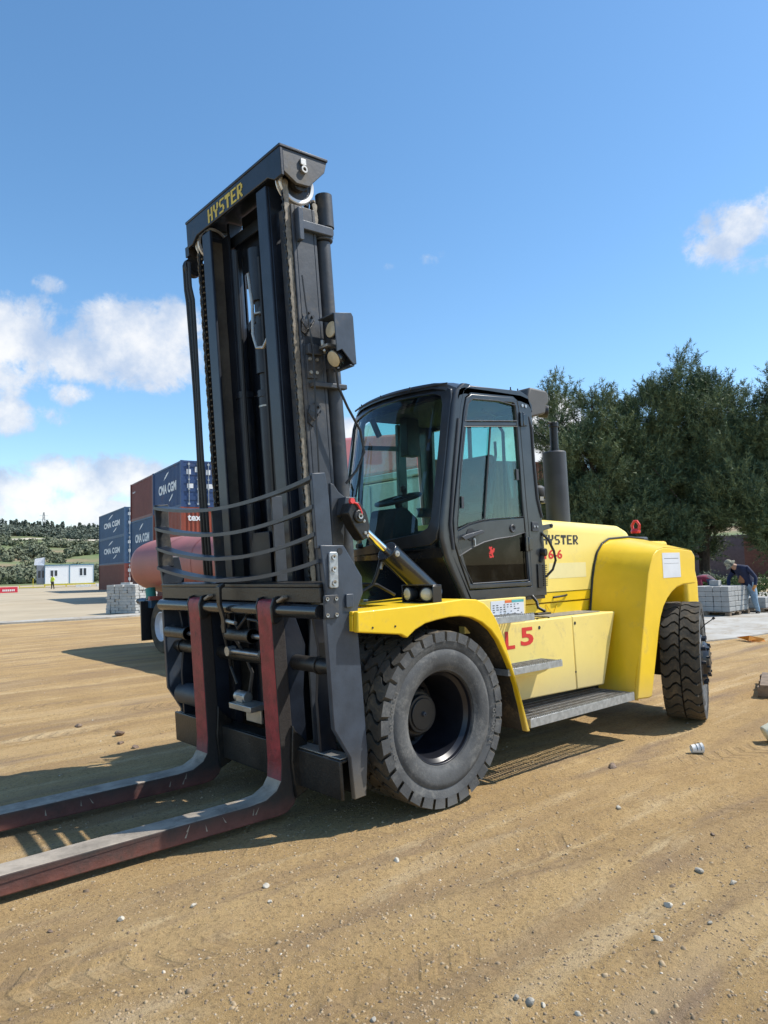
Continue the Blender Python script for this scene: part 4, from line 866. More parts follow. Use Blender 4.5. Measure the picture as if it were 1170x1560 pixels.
m = MB(); m.tube([(FR(y, 2.955, .022)[0], y, 2.968) for y in np.linspace(YF, .74, 12)], .008, 6); P(m, 'roof_gutter', M['plastic'], )
# rear wall and far side windows
m = MB(); ring2([(YF+.06, 1.75), (YN-.10, 1.75), (YN-.10, 2.86), (YF+.06, 2.86)], [(YF-.025, 1.27), (YN-.05, 1.27), (YN-.05, 2.96), (YF-.025, 2.96)], lambda a, b: (-1.60, a, b), lambda a, b: (-1.64, a, b), m); P(m, 'cab_rear_wall', M['black'], .004)
m = MB(); m.bb(-1.615, -1.620, YF+.06, YN-.10, 1.75, 2.86); P(m, 'rear_window', M['glassdark'], smooth=0)
m = MB(); m.bb(-1.605, -1.63, .08, .11, 1.751, 2.859); m.tube([(-1.55, .55, 1.78), (-1.55, .55, 2.70), (-1.55, .50, 2.78)], .015, 8); P(m, 'rear_window_bar', M['hose'])
yq = YF-.03
m = MB(); m.prism([(-.63, 1.60), (-1.52, 1.60), (-1.54, 1.345), (-.765, 1.345)], yq, yq+.03); m.prism([(-.735, 2.655), (-1.20, 2.69), (-1.20, 2.645), (-.73, 2.615)], yq, yq+.03); m.prism([(-1.20, 1.60), (-1.31, 1.60), (-1.30, 2.90), (-1.20, 2.90)], yq, yq+.035); m.prism([(-.68, 1.60), (-.72, 1.60), (-.80, 2.86), (-.765, 2.80)], yq, yq+.03); P(m, 'far_door_frame', M['black'], .003)
m = MB(); m.prism(shrink(DO, .02), yq+.012, yq+.016); P(m, 'far_door_window', M['glassdark'], smooth=0)
# grab handle and mirror arm on the far front corner
m = MB(); m.tube([(-.52, YF-.05, 2.76), (-.49, YF-.13, 2.70), (-.44, YF-.16, 2.55), (-.40, YF-.15, 2.25), (-.42, YF-.08, 2.12)], .012, 8); m.tube([(-.47, YF-.04, 2.9), (-.45, YF-.05, 2.6), (-.40, YF-.06, 2.2), (-.36, YF-.05, 2.05)], .009, 8); m.box((-.42, YF-.06, 2.38), (.03, .03, .06)); P(m, 'grab_handle', M['hose'])
m = MB(); m.tube([FR(-.42, 2.30, .015), FR(-.40, 2.24, .04), FR(-.385, 2.15, .04), FR(-.385, 1.98, .04), FR(-.42, 1.90, .015)], .011, 8); P(m, 'windscreen_handle', M['blackgloss'])
# wiper
m = MB(); m.tube([FR(-.02, 1.76, .03), FR(-.06, 2.20, .035), FR(-.085, 2.60, .03)], .008, 6); m.tube([FR(-.10, 2.62, .02), FR(-.115, 2.3, .02), FR(-.13, 2.05, .02)], .007, 6); m.cyl(FR(-.02, 1.72, -.01), FR(-.02, 1.72, .04), .02, n=12); P(m, 'wiper', M['hose'])
# interior
m = MB(); m.prism([(-.62, 1.30), (-.56, 1.62), (-.66, 2.03), (-.78, 2.05), (-.92, 1.95), (-.92, 1.30)], -.24, .10); P(m, 'dashboard', M['seat'], .02)
m = MB(); m.prism([(-.64, 1.62), (-.64, 1.83), (-.95, 1.80), (-1.3, 1.72), (-1.3, 1.62)], .30, .60); P(m, 'side_console', M['seat'], .02)
m = MB(); m.tube([(-.90, -.07, 1.90), (-.84, -.07, 2.10)], .035, 10); P(m, 'steering_column', M['hose'])
m = MB(); c0 = Vector((-.84, -.07, 2.13)); nrm = Vector((.30, 0, 1)).normalized(); ax = Vector((0, 1, 0)); bx = nrm.cross(ax)
m.tube([c0+(ax*math.cos(t)+bx*math.sin(t))*.20 for t in np.linspace(0, 2*math.pi, 33)], .016, 8)
for t in (.3, 2.4, 4.3): m.tube([c0, c0+(ax*math.cos(t)+bx*math.sin(t))*.20], .014, 6)
m.cyl(c0-nrm*.03, c0+nrm*.02, .045, n=16); m.cyl(c0+ax*.10+nrm*.02, c0+ax*.10+nrm*.08, .018, n=10); m.lathe([(0, .06), (.022, .05), (.028, .02), (.02, 0)], c0+ax*.10+nrm*.06, nrm, 12); P(m, 'steering_wheel', M['hose'])
m = MB(); m.prism(rrect(-.98, -1.45, 1.66, 1.80, .05), -.02, .46); m.xf(Matrix.Identity(4)); P(m, 'seat_cushion', M['seat'], .04, seg=3)
m = MB(); m.prism([(-1.36, 1.76), (-1.46, 1.76), (-1.60, 2.30), (-1.58, 2.52), (-1.50, 2.52), (-1.47, 2.30)], -.0, .44); P(m, 'seat_backrest', M['seat'], .04, seg=3)
m = MB(); m.prism(rrect(-1.10, -1.40, 1.98, 2.06, .03), .44, .52); m.prism(rrect(-1.10, -1.40, 1.98, 2.06, .03), -.10, -.03); P(m, 'armrest', M['plastic'], .015)
m = MB(); m.tube([(-1.52, .48, 2.62), (-1.50, .50, 2.50), (-1.30, .52, 1.90), (-1.25, .50, 1.80)], .014, 6); P(m, 'seat_belt', M['plastic'])
m = MB(); m.bb(-1.05, -1.2, -.25, -.15, 2.55, 2.9); m.box((-.80, -.30, 2.80), (.05, .03, .18), Matrix.Rotation(.5, 3, 'Y')); m.tube([(-1.45, .50, 2.75), (-1.40, .60, 2.82), (-1.2, .62, 2.84)], .012, 6); P(m, 'cab_fitting', M['hose'], .01)
# air conditioner box on the rear of the roof
m = MB(); m.prism([(-1.655, 3.00), (-1.70, 3.085), (-1.93, 3.085), (-1.97, 3.06), (-1.97, 2.98), (-1.93, 2.95), (-1.91, 2.87), (-1.655, 2.80)], .22, .755); ac = P(m, 'air_conditioner', M['acgrey'], .02, seg=3)
m = MB(); m.cyl((-1.93, .66, 2.915), (-1.99, .72, 2.905), .058, n=28); m.cyl((-1.89, .62, 2.92), (-1.93, .66, 2.915), .028, n=14); P(m, 'work_lamp', M['hose'], .008, parent=ac)
m = MB()
for a in (-1.62, -1.72): m.cyl((a, .60, 3.03), (a, .60, 3.08), .012, n=10); m.cyl((a, .60, 3.075), (a, .60, 3.105), .006, n=8)
m.bb(-1.57, -1.77, .585, .615, 3.02, 3.045); P(m, 'roof_fitting', M['hose'], .003)
# ================================================================ ground
def vnoise(x, y, seed=0):
    """numpy value noise"""
    xi = np.floor(x).astype(np.int64); yi = np.floor(y).astype(np.int64); fx = x-xi; fy = y-yi
    fx = fx*fx*(3-2*fx); fy = fy*fy*(3-2*fy)
    def h(a, b):
        n = (a*374761393+b*668265263+seed*974634277) & 0xffffffff; n = ((n ^ (n >> 13))*1274126177) & 0xffffffff; return ((n ^ (n >> 16)) & 0xffff)/65535.0
    return (h(xi, yi)*(1-fx)+h(xi+1, yi)*fx)*(1-fy)+(h(xi, yi+1)*(1-fx)+h(xi+1, yi+1)*fx)*fy
def fbm(x, y, o=4, seed=0):
    s = 0; a = .5
    for i in range(o): s = s+a*(vnoise(x*2**i, y*2**i, seed+i)-.5); a *= .5
    return s
def soil_h(x, y):
    d = np.hypot(x-CAM.x, y-CAM.y); near = np.clip(1-(d-6)/22, 0, 1)
    u = x*.97-y*.24; v = x*.24+y*.97                     # wheel tracks run along u
    h = .020*fbm(u*.16, v*2.3, 3, 3)+.050*fbm(x*.35, y*.35, 3, 9)+.016*fbm(u*.7, v*5.0, 3, 21)
    h = h+.012*fbm(x*3.1, y*3.1, 3, 5)+.010*np.clip(fbm(x*11, y*11, 3, 6)+.05, 0, 1)+.013*np.clip(fbm(x*24, y*24, 3, 8)+.02, -.05, 1)+.022*np.clip(fbm(x*6.5, y*7.5, 3, 18)-.10, 0, 1)+.010*fbm(u*3.5, v*16, 2, 28)
    tr = np.exp(-((v-2.05-.06*np.sin(u*.8))/.16)**2)+np.exp(-((v-2.75)/.18)**2)*.7+np.exp(-((v+3.6-.1*np.sin(u))/.25)**2)*.6
    h = h-.030*tr+.020*np.exp(-((v-2.32)/.06)**2)+.018*np.exp(-((v-1.80)/.05)**2)+.014*np.exp(-((v-3.05)/.07)**2)+.012*np.exp(-((v-1.45-.05*np.sin(u))/.06)**2)
    # keep the soil level under the tyres and forks
    for (cx, cy, rx, ry) in ((0, .93, .8, .5), (0, -.93, .8, .5), (-3.5, 1.13, .5, .4), (1.9, .1, 1.8, .9), (-3.5, -1.13, .5, .4)):
        k = np.clip(1.6-np.hypot((x-cx)/rx, (y-cy)/ry), 0, 1); h = h*(1-k*.8)-.008*k
    return h*near
def polar_sheet(name, m):
    na = 700; cx, cy = 3.0, 4.0
    th0 = math.atan2(cf.y, cf.x)
    # denser angular steps in the direction looked at, the sheet still closes all round
    t = np.linspace(-1, 1, na+1)[:-1]; th = th0+np.pi*(.24*t+.76*t**3)
    r = np.concatenate([[.25, .6], np.geomspace(1.0, 34, 560), np.geomspace(36, 1800, 50)]); nr = len(r)
    X = cx+np.outer(r, np.cos(th)); Y = cy+np.outer(r, np.sin(th)); Z = soil_h(X, Y)
    V = np.stack([X, Y, Z], -1).reshape(-1, 3)
    i, j = np.meshgrid(np.arange(nr-1), np.arange(na), indexing='ij'); j2 = (j+1) % na
    F = np.stack([i*na+j, (i+1)*na+j, (i+1)*na+j2, i*na+j2], -1).reshape(-1, 4)
    V = np.vstack([V, [[cx, cy, 0]]]); me = np_mesh(name, V, F, extra=[(len(V)-1, a, (a+1) % na) for a in range(na)])
    me.materials.append(m); me.polygons.foreach_set('use_smooth', [True]*len(me.polygons))
    return me
def np_mesh(name, V, F, extra=None):
    me = bpy.data.meshes.new(name); n = len(F); k = F.shape[1]; ex = extra or []
    loops = np.concatenate([F.reshape(-1), np.array(ex, dtype=int).reshape(-1)]) if ex else F.reshape(-1)
    me.vertices.add(len(V)); me.vertices.foreach_set('co', np.asarray(V, np.float32).reshape(-1))
    me.loops.add(len(loops)); me.loops.foreach_set('vertex_index', loops.astype(np.int32))
    starts = np.concatenate([np.arange(n)*k, n*k+np.arange(len(ex))*3]); me.polygons.add(n+len(ex)); me.polygons.foreach_set('loop_start', starts.astype(np.int32))
    me.update(calc_edges=True); me.validate(); return me
def soil_mat():
    m = bpy.data.materials.new('dry_soil'); m.use_nodes = True; N = NT(m.node_tree); p = N.n['Principled BSDF']
    Pn = N.node('ShaderNodeNewGeometry').outputs['Position']
    mp = N.node('ShaderNodeMapping'); N.put(mp.inputs[0], Pn); mp.inputs['Rotation'].default_value = (0, 0, R(14)); mp.inputs['Scale'].default_value = (.16, 1.0, 1)
    st = N.noise(mp.outputs[0], 2.6, 6, .6, .3); big = N.noise(Pn, .55, 5, .6); mid = N.noise(Pn, 4.0, 10, .74); fin = N.noise(Pn, 48, 6, .8); grit = N.noise(Pn, 170, 3, .85)
    c = N.mix(N.smooth(big, .35, .65), (.415, .274, .122), (.492, .338, .160))
    c = N.mix(N.smooth(st, .50, .70), c, (.290, .205, .130)); c = N.mix(N.smooth(st, .46, .30), c, (.560, .415, .235))
    c = N.mix(N.math('MULTIPLY', N.smooth(mid, .50, .75), .5), c, (.255, .170, .098))
    pale = N.smooth(N.math('ADD', N.math('MULTIPLY', N.noise(mp.outputs[0], 5.5, 7, .62), .7), N.math('MULTIPLY', big, .35)), .58, .70)
    c = N.mix(N.math('MULTIPLY', pale, .7), c, (.66, .51, .30))
    c = N.mix(N.math('MULTIPLY', N.smooth(fin, .48, .66), .65), c, (.13, .090, .055)); c = N.mix(N.math('MULTIPLY', N.smooth(fin, .42, .28), .5), c, (.52, .41, .255))
    c = N.mix(N.math('MULTIPLY', N.smooth(grit, .60, .72), .5), c, (.13, .095, .062)); c = N.mix(N.math('MULTIPLY', N.smooth(grit, .36, .26), .5), c, (.56, .47, .33))
    mp2 = N.node('ShaderNodeMapping'); N.put(mp2.inputs[0], Pn); mp2.inputs['Rotation'].default_value = (0, 0, R(14)); mp2.inputs['Scale'].default_value = (.05, 1.0, 1)
    bd = N.noise(mp2.outputs[0], 1.5, 3, .55, .2); c = N.mix(N.math('MULTIPLY', N.smooth(bd, .50, .60), .45), c, (.275, .185, .105)); c = N.mix(N.math('MULTIPLY', N.smooth(bd, .44, .36), .4), c, (.56, .40, .21))
    spk = N.noise(Pn, 15, 6, .8); c = N.mix(N.math('MULTIPLY', N.smooth(spk, .57, .72), .45), c, (.20, .135, .075)); c = N.mix(N.math('MULTIPLY', N.smooth(spk, .40, .30), .4), c, (.56, .44, .27))
    N.put(p.inputs['Base Color'], c); p.inputs['Roughness'].default_value = .95; p.inputs['Specular IOR Level'].default_value = .15
    b = N.node('ShaderNodeBump'); b.inputs['Strength'].default_value = 1.0; b.inputs['Distance'].default_value = .030
    uu = N.vmath('DOT_PRODUCT', Pn, (.97, -.24, 0)); vv = N.vmath('DOT_PRODUCT', Pn, (.24, .97, 0)); prints = None
    for v0, ph in ((2.05, 0), (2.75, 1.3), (3.45, 2.2), (1.32, .6), (-3.6, 0), (-4.4, 1), (-2.6, 2)):
        dv = N.math('ABSOLUTE', N.math('SUBTRACT', vv, v0)); band = N.smooth(dv, .17, .13)
        wv = N.smooth(N.math('SINE', N.math('ADD', N.math('MULTIPLY', uu, 46.0), N.math('ADD', N.math('MULTIPLY', dv, 26.0), ph))), -.3, .5)
        q = N.math('MULTIPLY', band, wv); prints = q if prints is None else N.math('ADD', prints, q)
    prints = N.math('MULTIPLY', prints, N.smooth(N.noise(Pn, .9, 4, .6), .47, .62))
    c2 = N.mix(N.math('MULTIPLY', prints, .30), c, (.24, .165, .095)); N.put(p.inputs['Base Color'], c2)
    hgt = N.math('ADD', N.math('MULTIPLY', prints, -.30), N.math('MULTIPLY', mid, .9)); hgt = N.math('ADD', hgt, N.math('ADD', N.math('MULTIPLY', fin, .45), N.math('MULTIPLY', grit, .22)))
    N.put(b.inputs['Height'], hgt); N.l.new(b.outputs[0], p.inputs['Normal']); return m
SOIL = soil_mat()
g = bpy.data.objects.new('ground', polar_sheet('ground', SOIL)); col.objects.link(g); tag(g, 'dry ochre dirt yard with wheel tracks', kind='structure')
def slab(name, pts, z, m, label):
    q_ = []; rj = random.Random(len(name))
    for i in range(len(pts)):
        a, b = pts[i], pts[(i+1) % len(pts)]; L_ = math.hypot(b[0]-a[0], b[1]-a[1]); k = max(1, min(40, int(L_/.35)))
        for t in range(k): q_.append((a[0]+(b[0]-a[0])*t/k+rj.uniform(-.09, .09), a[1]+(b[1]-a[1])*t/k+rj.uniform(-.09, .09)))
    pts = q_
    mb = MB(); n = len(pts); c = (sum(p[0] for p in pts)/n, sum(p[1] for p in pts)/n)
    mb.add([(x_, y_, z) for x_, y_ in pts], [tuple(range(n))]); mb.add([(x_, y_, z) for x_, y_ in pts]+[(x_, y_, -.15) for x_, y_ in pts], [(i, (i+1) % n, n+(i+1) % n, n+i) for i in range(n)])
    o = mb.build(name, m); tag(o, label, kind='structure'); return o
def dusty(name, base, dirt, s=1.2, amt=.5):
    return mat(name, base, .9, var=.10, vscale=s, dirt=dirt, dirt_amt=amt, dscale=s*.7, bump=.35, bscale=25, spec=.2)
YARD = dusty('pale_yard', (.42, .35, .245), (.34, .26, .16), .25, .5)
slab('yard', [(1.5, -24.5), (-2.5, -23.1), (-6.5, -22.9), (-10, -22.6), (-60, -30), (-120, -140), (120, -140), (60, -25)], .035, YARD, 'pale compacted lorry yard beyond the dirt')
CONC = dusty('dusty_concrete', (.42, .405, .365), (.27, .21, .14), 1.6, .85)
slab('concrete_kerb', [(.5, -23.5), (-2.6, -22.2), (-5.6, -21.3), (-8.4, -21.5), (-13, -21.0), (-13, -22.6), (-8.4, -22.7), (-5.7, -22.6), (-2.6, -23.0), (.5, -24.2)], .06, CONC, 'dusty concrete edge strip at the rim of the yard')
slab('pavement', [(-9.6, -1.75), (-10.5, -1.4), (-11.8, -1.3), (-13.0, -.9), (-14.0, -.3), (-16, .2), (-34, 6), (-36, -12), (-16, -11), (-12, -6)], .03, CONC, 'dusty grey concrete apron around the block pallets')
TRK = dusty('far_track', (.46, .38, .24), (.36, .28, .17), .4, .5)
slab('road', [(-25, 8), (-33, 9), (-46, -14), (-30, -14)], .05, TRK, 'tan track behind the workers')

# gravel scattered over the near dirt
def pebble_field(n, rmin, rmax, smin, smax, seed):
    r_ = np.random.default_rng(seed)
    th0 = math.atan2(cf.y, cf.x); th = th0+(r_.random(n)-.5)*R(78); rr = rmin*(rmax/rmin)**r_.random(n)
    x = CAM.x+rr*np.cos(th); y = CAM.y+rr*np.sin(th)
    dens_ = fbm(x*.6, y*2.0, 3, 77); keep = dens_ > (r_.random(n)-.62)*.55
    x = x[keep]; y = y[keep]; k = len(x); s = smin*(smax/smin)**(r_.random(k)**2.6)
    z = soil_h(x, y)
    base = np.array([(1, 0, 0), (-.5, .87, 0), (-.5, -.87, 0), (.35, .55, .75), (-.75, .1, .62), (.3, -.55, .7), (.05, .05, 1.05)])
    fc = np.array([(0, 1, 3), (1, 2, 4), (2, 0, 5), (1, 4, 3), (2, 5, 4), (0, 3, 5), (3, 4, 6), (4, 5, 6), (5, 3, 6)])
    a = r_.random(k)*6.28; ca, sa = np.cos(a), np.sin(a)
    B = base[None]*(1+(r_.random((k, 7, 3))-.5)*.5); sx = s*(.8+.6*r_.random(k)); sz = s*(.45+.4*r_.random(k))
    X = B[..., 0]*sx[:, None]; Y = B[..., 1]*s[:, None]; Zz = B[..., 2]*sz[:, None]
    V = np.stack([x[:, None]+X*ca[:, None]-Y*sa[:, None], y[:, None]+X*sa[:, None]+Y*ca[:, None], z[:, None]+Zz-.15*s[:, None]], -1).reshape(-1, 3)
    F = (fc[None]+(np.arange(k)*7)[:, None, None]).reshape(-1, 3)
    return V, F
def stone_mat(name, a, b, c3):
    m = bpy.data.materials.new(name); m.use_nodes = True; N = NT(m.node_tree); p = N.n['Principled BSDF']
    ri = N.node('ShaderNodeNewGeometry').outputs['Random Per Island']
    c = N.ramp(ri, [(0, a), (.55, b), (.97, b), (1, c3)]); N.put(p.inputs['Base Color'], c); p.inputs['Roughness'].default_value = .9; return m
PEB = stone_mat('pebbles', (.17, .12, .075), (.37, .275, .165), (.60, .54, .44))
V1, F1 = pebble_field(70000, 1.7, 16, .0022, .011, 1); V2, F2 = pebble_field(900, 1.8, 22, .006, .020, 2)
V = np.vstack([V1, V2]); F = np.vstack([F1, F2+len(V1)]); me = np_mesh('gravel', V, F); me.materials.append(PEB)
o = bpy.data.objects.new('gravel', me); col.objects.link(o); tag(o, 'loose gravel and grit scattered over the dirt', 'gravel', kind='stuff')
STN = mat('grey_stone', (.33, .30, .245), .8, var=.25, vscale=25, bump=.4, bscale=40); STB = mat('brown_stone', (.17, .12, .085), .85, var=.3, vscale=30, bump=.4); STW = mat('white_stone', (.50, .45, .36), .8, var=.15, vscale=30, bump=.3)
def gpt(x, y): return Vector((x, y, float(soil_h(np.array(x), np.array(y)))))
def ray_ground(px, py, h=0.0):
    d = cf + r2*((px-585)/1090.3) - u2*((py-780)/1090.3); t = (h-CAM.z)/d.z; return CAM+d*t
def stone(p, s, m, label, seed, flat=.7):
    rr = random.Random(seed); import bmesh
    bm = bmesh.new(); bmesh.ops.create_icosphere(bm, subdivisions=2, radius=1)
    off = Vector((seed*3.1, seed*1.7, 0))
    pl = [Vector((rr.uniform(-1, 1), rr.uniform(-1, 1), rr.uniform(-.6, 1))).normalized() for _ in range(7)]
    for v in bm.verts:
        c = v.co.copy()
        for q in pl:
            d = c.dot(q)
            if d > .62: c -= q*(d-.62)
        v.co = Vector((c.x*s*1.15, c.y*s*.85, c.z*s*flat))
    me = bpy.data.meshes.new('stone'); bm.to_mesh(me); bm.free(); me.materials.append(m); o = bpy.data.objects.new('stone', me); col.objects.link(o)
    o.location = p+Vector((0, 0, s*flat*.45)); o.rotation_euler = (rr.uniform(-.3, .3), rr.uniform(-.3, .3), rr.uniform(0, 6)); tag(o, label, 'stone', 'loose stones lying on the dirt'); return o
for i, (px, py, s, m, lab) in enumerate([
    (786, 1528, .014, STN, 'dull grey stone, left of three stones in a row by the bottom edge'), (808, 1532, .019, STN, 'largest grey stone in the middle of three near the bottom edge'),
    (828, 1533, .012, STW, 'small whitish stone, right of three stones near the bottom edge'), (881, 1543, .012, STW, 'pale angular stone right of the row of three at the bottom'),
    (1064, 1323, .023, STN, 'dark tilted grey stone in the lower right dirt'), (1117, 1341, .019, STW, 'pale stone right of the dark tilted stone'),
    (1018, 1374, .021, STW, 'flat whitish stone in the lower right dirt'), (1003, 1436, .018, STW, 'whitish stone nearest below the flat one at lower right'),
    (1086, 1274, .016, STB, 'small brown stone at right, above the dark tilted stone'), (933, 1168, .040, STB, 'brown clod standing in the pale patch right of the front tyre'),
    (943, 1234, .018, STW, 'small pale stone right of the front tyre, far from it'), (605, 1316, .018, STW, 'pale pebble just below the front tyre'),
    (574, 1327, .010, STB, 'tiny brown stone below the front tyre, left of the pale pebble'), (405, 1354, .020, STW, 'brightest white stone right of the near fork'),
    (295, 1386, .017, STW, 'white stone below the near fork'), (184, 1402, .018, STW, 'pale irregular stone at lower left below the fork'),
    (76, 1419, .014, STB, 'brownish stone at lower left, left of the pale irregular one'), (412, 1375, .012, STW, 'small white stone under the brightest white one'),
    (119, 1108, .045, STB, 'dark brown clod behind the forks, leftmost'), (183, 1121, .060, STB, 'long reddish brown clod behind the forks'), (184, 1133, .035, STB, 'dark clod just under the long reddish one behind the forks'),
    (206, 1139, .042, STB, 'dark clod nearest the shadow behind the forks'), (995, 1417, .011, STN, 'little grey stone left of the whitish stone at lower right'), (1081, 1411, .012, STN, 'little grey stone at lower right, right of the whitish one'), (568, 1551, .014, STN, 'bluish stone at the bottom edge, middle')]):
    p = ray_ground(px, py); stone(gpt(p.x, p.y), s, m, lab, i+3, .55 if m is STB else .75)

# paper cup, plastic jug, orange scrap
p = ray_ground(1062, 1146); c0 = gpt(p.x, p.y)+Vector((0, 0, .040)); ax = Vector((-.80, .66, .05)).normalized()
m = MB(); m.lathe([(.030, 0), (.040, .085), (.042, .088), (.040, .089), (.029, .01), (0, .01)], c0-ax*.045, ax, 28)
cup = m.build('paper_cup', M['white']); tag(cup, 'white paper cup lying on its side on the pale dirt', 'cup')
m = MB()
for k in range(2):
    for j in range(9):
        a = R(60+j*20); b = ax.orthogonal().normalized(); c_ = ax.cross(b); rr_ = .0345+.006*k
        q = c0-ax*.045+ax*(.035+.028*k)+(b*math.cos(a)+c_*math.sin(a))*rr_*1.03; m.box(q, (.004, .004, .010), (b*math.cos(a)+c_*math.sin(a)).to_track_quat('X', 'Z').to_matrix())
m.build('cup_print', M['ink'], cup)
p = ray_ground(1184, 1130); c0 = gpt(p.x, p.y)
m = MB(); m.prism(rrect(-.07, .07, 0, .16, .03), -.05, .05, lambda u, v, w: (u, w, v)); m.xf(Matrix.Translation(c0) @ Matrix.Rotation(.7, 4, 'Z') @ Matrix.Rotation(.5, 4, 'X')); 
JUG = mat('milky_plastic', (.62, .62, .50), .35, var=.1, dirt=(.4, .33, .2), dirt_amt=.4, dscale=12)
j = m.build('plastic_jug', JUG, None, .02, seg=3); tag(j, 'milky crushed plastic jug at the right edge of the dirt', 'jug')
m = MB(); m.cyl(c0+Vector((0, .04, .13)), c0+Vector((0, .07, .18)), .022, n=14); m.build('jug_neck', JUG, j)
p = ray_ground(1142, 977); c0 = gpt(p.x, p.y)
ORG = mat('orange_plastic', (.75, .30, .04), .5, var=.2)
m = MB()
for k in range(5):
    a = k*.9; m.add([c0+Vector((math.cos(a)*.02, math.sin(a)*.05, .01)), c0+Vector((math.cos(a)*.16, math.sin(a)*.28, .02)), c0+Vector((math.cos(a+.7)*.15, math.sin(a+.7)*.28, .07)), c0+Vector((0, 0, .11))], [(0, 1, 2, 3)])
tag(m.build('plastic_scrap', ORG), 'crumpled orange plastic scrap lying by the concrete edge', 'scrap')

# ================================================================ shipping containers
CW, CH = 2.438, 2.591
def cmat(name, base): return mat(name, base, .5, var=.10, vscale=1.5, dirt=(.20, .12, .08), dirt_amt=.28, dscale=1.3, spec=.4)
M['cblue'] = cmat('container_blue', (.035, .085, .17)); M['cnavy'] = cmat('container_navy', (.022, .055, .15)); M['cred'] = cmat('container_oxide', (.155, .038, .030)); M['crust'] = cmat('container_red', (.24, .055, .032))
M['cbrown'] = cmat('container_brown', (.17, .075, .045)); M['cwhite'] = mat('container_lettering', (.70, .72, .74), .5, var=.1, dirt=(.3, .3, .33), dirt_amt=.25, dscale=2)
def corr(mb, x0, x1, fn, z0, z1, pitch=.28, depth=.045):
    xs_ = []; x_ = x0
    while x_ < x1-.01:
        for q, d in ((0, 0), (.25, 0), (.5, 1), (.75, 1)):
            if x_+q*pitch < x1: xs_.append((x_+q*pitch, d*depth))
        x_ += pitch
    xs_.append((x1, 0)); mb.strip([fn(a, d, z0) for a, d in xs_], [fn(a, d, z1) for a, d in xs_])
def container(L, near, dirv, z, m, label, end='door', text=None, etext=None):
    """near: the corner closest to the camera (x, y); dirv: angle of the long side leading away; width runs to the left of it"""
    t = empty('shipping_container', (near[0], near[1], z), label, 'container', 'shipping containers stacked at the edge of the yard', rz=dirv)
    # local: X along the long side (away), Y towards the hidden flank, long visible side at Y=0
    def B(mb, nm, mm=m, bev=0, par=t, **k): return mb.build(nm, mm, par, bev, smooth=0, **k)
    s = MB()
    for a in (.05, L-.05):
        for b in (.05, CW-.05): s.bb(a-.075, a+.075, b-.075, b+.075, 0, CH)
    for b in (.05, CW-.05): s.bb(.12, L-.12, b-.05, b+.05, 0, .15); s.bb(.12, L-.12, b-.04, b+.04, CH-.10, CH-.005)
    for a in (.05, L-.05): s.bb(a-.05, a+.05, .12, CW-.12, 0, .15); s.bb(a-.04, a+.04, .12, CW-.12, CH-.12, CH-.005)
    B(s, 'frame')
    for yv, sg in ((.03, 1), (CW-.03, -1)):
        s = MB(); corr(s, .125, L-.125, lambda a, d, zz: (a, yv+sg*d, zz), .15, CH-.10); B(s, 'side_wall')
    s = MB(); s.bb(.1, L-.1, .1, CW-.1, CH-.05, CH-.02); B(s, 'roof')
    s = MB(); corr(s, .125, CW-.125, lambda a, d, zz: (L-.05-d, a, zz), .15, CH-.12); B(s, 'end_wall')
    s = MB()
    if end == 'door':
        for (a, b) in ((.125, CW/2-.01), (CW/2+.01, CW-.125)):
            d = MB(); zz = .15; n = 5; hh = (CH-.27)/n
            for i in range(n):
                d.bb(.045, .06, a, b, zz+i*hh, zz+(i+.52)*hh); d.bb(.02, .06, a, b, zz+(i+.52)*hh, zz+(i+.98)*hh); d.bb(.05, .06, a, b, zz+(i+.98)*hh, zz+(i+1)*hh)
            dd = B(d, 'door')
            for q in (.28, .74):
                r_ = MB(); yy = a+(b-a)*q; r_.cyl((-.02, yy, .10), (-.02, yy, CH-.08), .022, n=8); r_.bb(-.05, .02, yy-.05, yy+.05, .95, 1.05); r_.bb(-.04, .02, yy-.06, yy+.06, .12, .22); r_.bb(-.04, .02, yy-.06, yy+.06, CH-.25, CH-.15); r_.bb(-.04, .02, yy-.05, yy+.05, 1.5, 1.56)
                B(r_, 'lock_rod', M['galv'], par=dd)
            r_ = MB(); r_.bb(.008, .018, a+.18, a+.42, 1.82, 2.10); r_.bb(.008, .018, a+.65, a+.88, 1.95, 2.25); r_.bb(.008, .018, a+.2, a+.55, 1.05, 1.30); B(r_, 'door_marking', M['cwhite'], par=dd)
    else:
        corr(s, .125, CW-.125, lambda a, d, zz: (.03+d, a, zz), .15, CH-.12, .24, .05); B(s, 'end_wall')
    if text == 'cma':
        s = MB(); a0, a1 = L*.80, L*.18
        # reading direction from the far end to the near end on this flank
        fn = lambda u, v: (u, .0285, v)
        put_text(s, 'CMA CGM', fn, .045, 1.05, box=(a0, a1, 1.05, 1.62))
        def sw(pts): n_ = len(pts); s.add([fn(a0+(a1-a0)*u, v) for u, v in pts], [tuple(range(n_))])
        sw([(.30, 1.86), (.36, 1.92), (.45, 2.02), (.56, 2.20), (.60, 2.28), (.50, 2.24), (.40, 2.10), (.34, 1.98)])
        sw([(.62, .52), (.70, .60), (.78, .76), (.82, .92), (.76, .86), (.68, .70), (.60, .58)])
        B(s, 'lettering', M['cwhite'])
    if text == 'code':
        s = MB(); put_text(s, 'CAXU', lambda u, v: (u, .0285, v), .03, box=(L*.93, L*.80, 1.9, 2.02)); B(s, 'lettering', M['cwhite'])
    if etext:
        s = MB(); put_text(s, etext, lambda u, v: (.022, u, v), .03, box=(.35, 1.12, 1.82, 2.16)); B(s, 'lettering', M['cwhite'])
    return t
Dv = math.atan2(-12.55, -2.0)
def along(p, d, a=Dv): return (p[0]+d*math.cos(a), p[1]+d*math.sin(a))
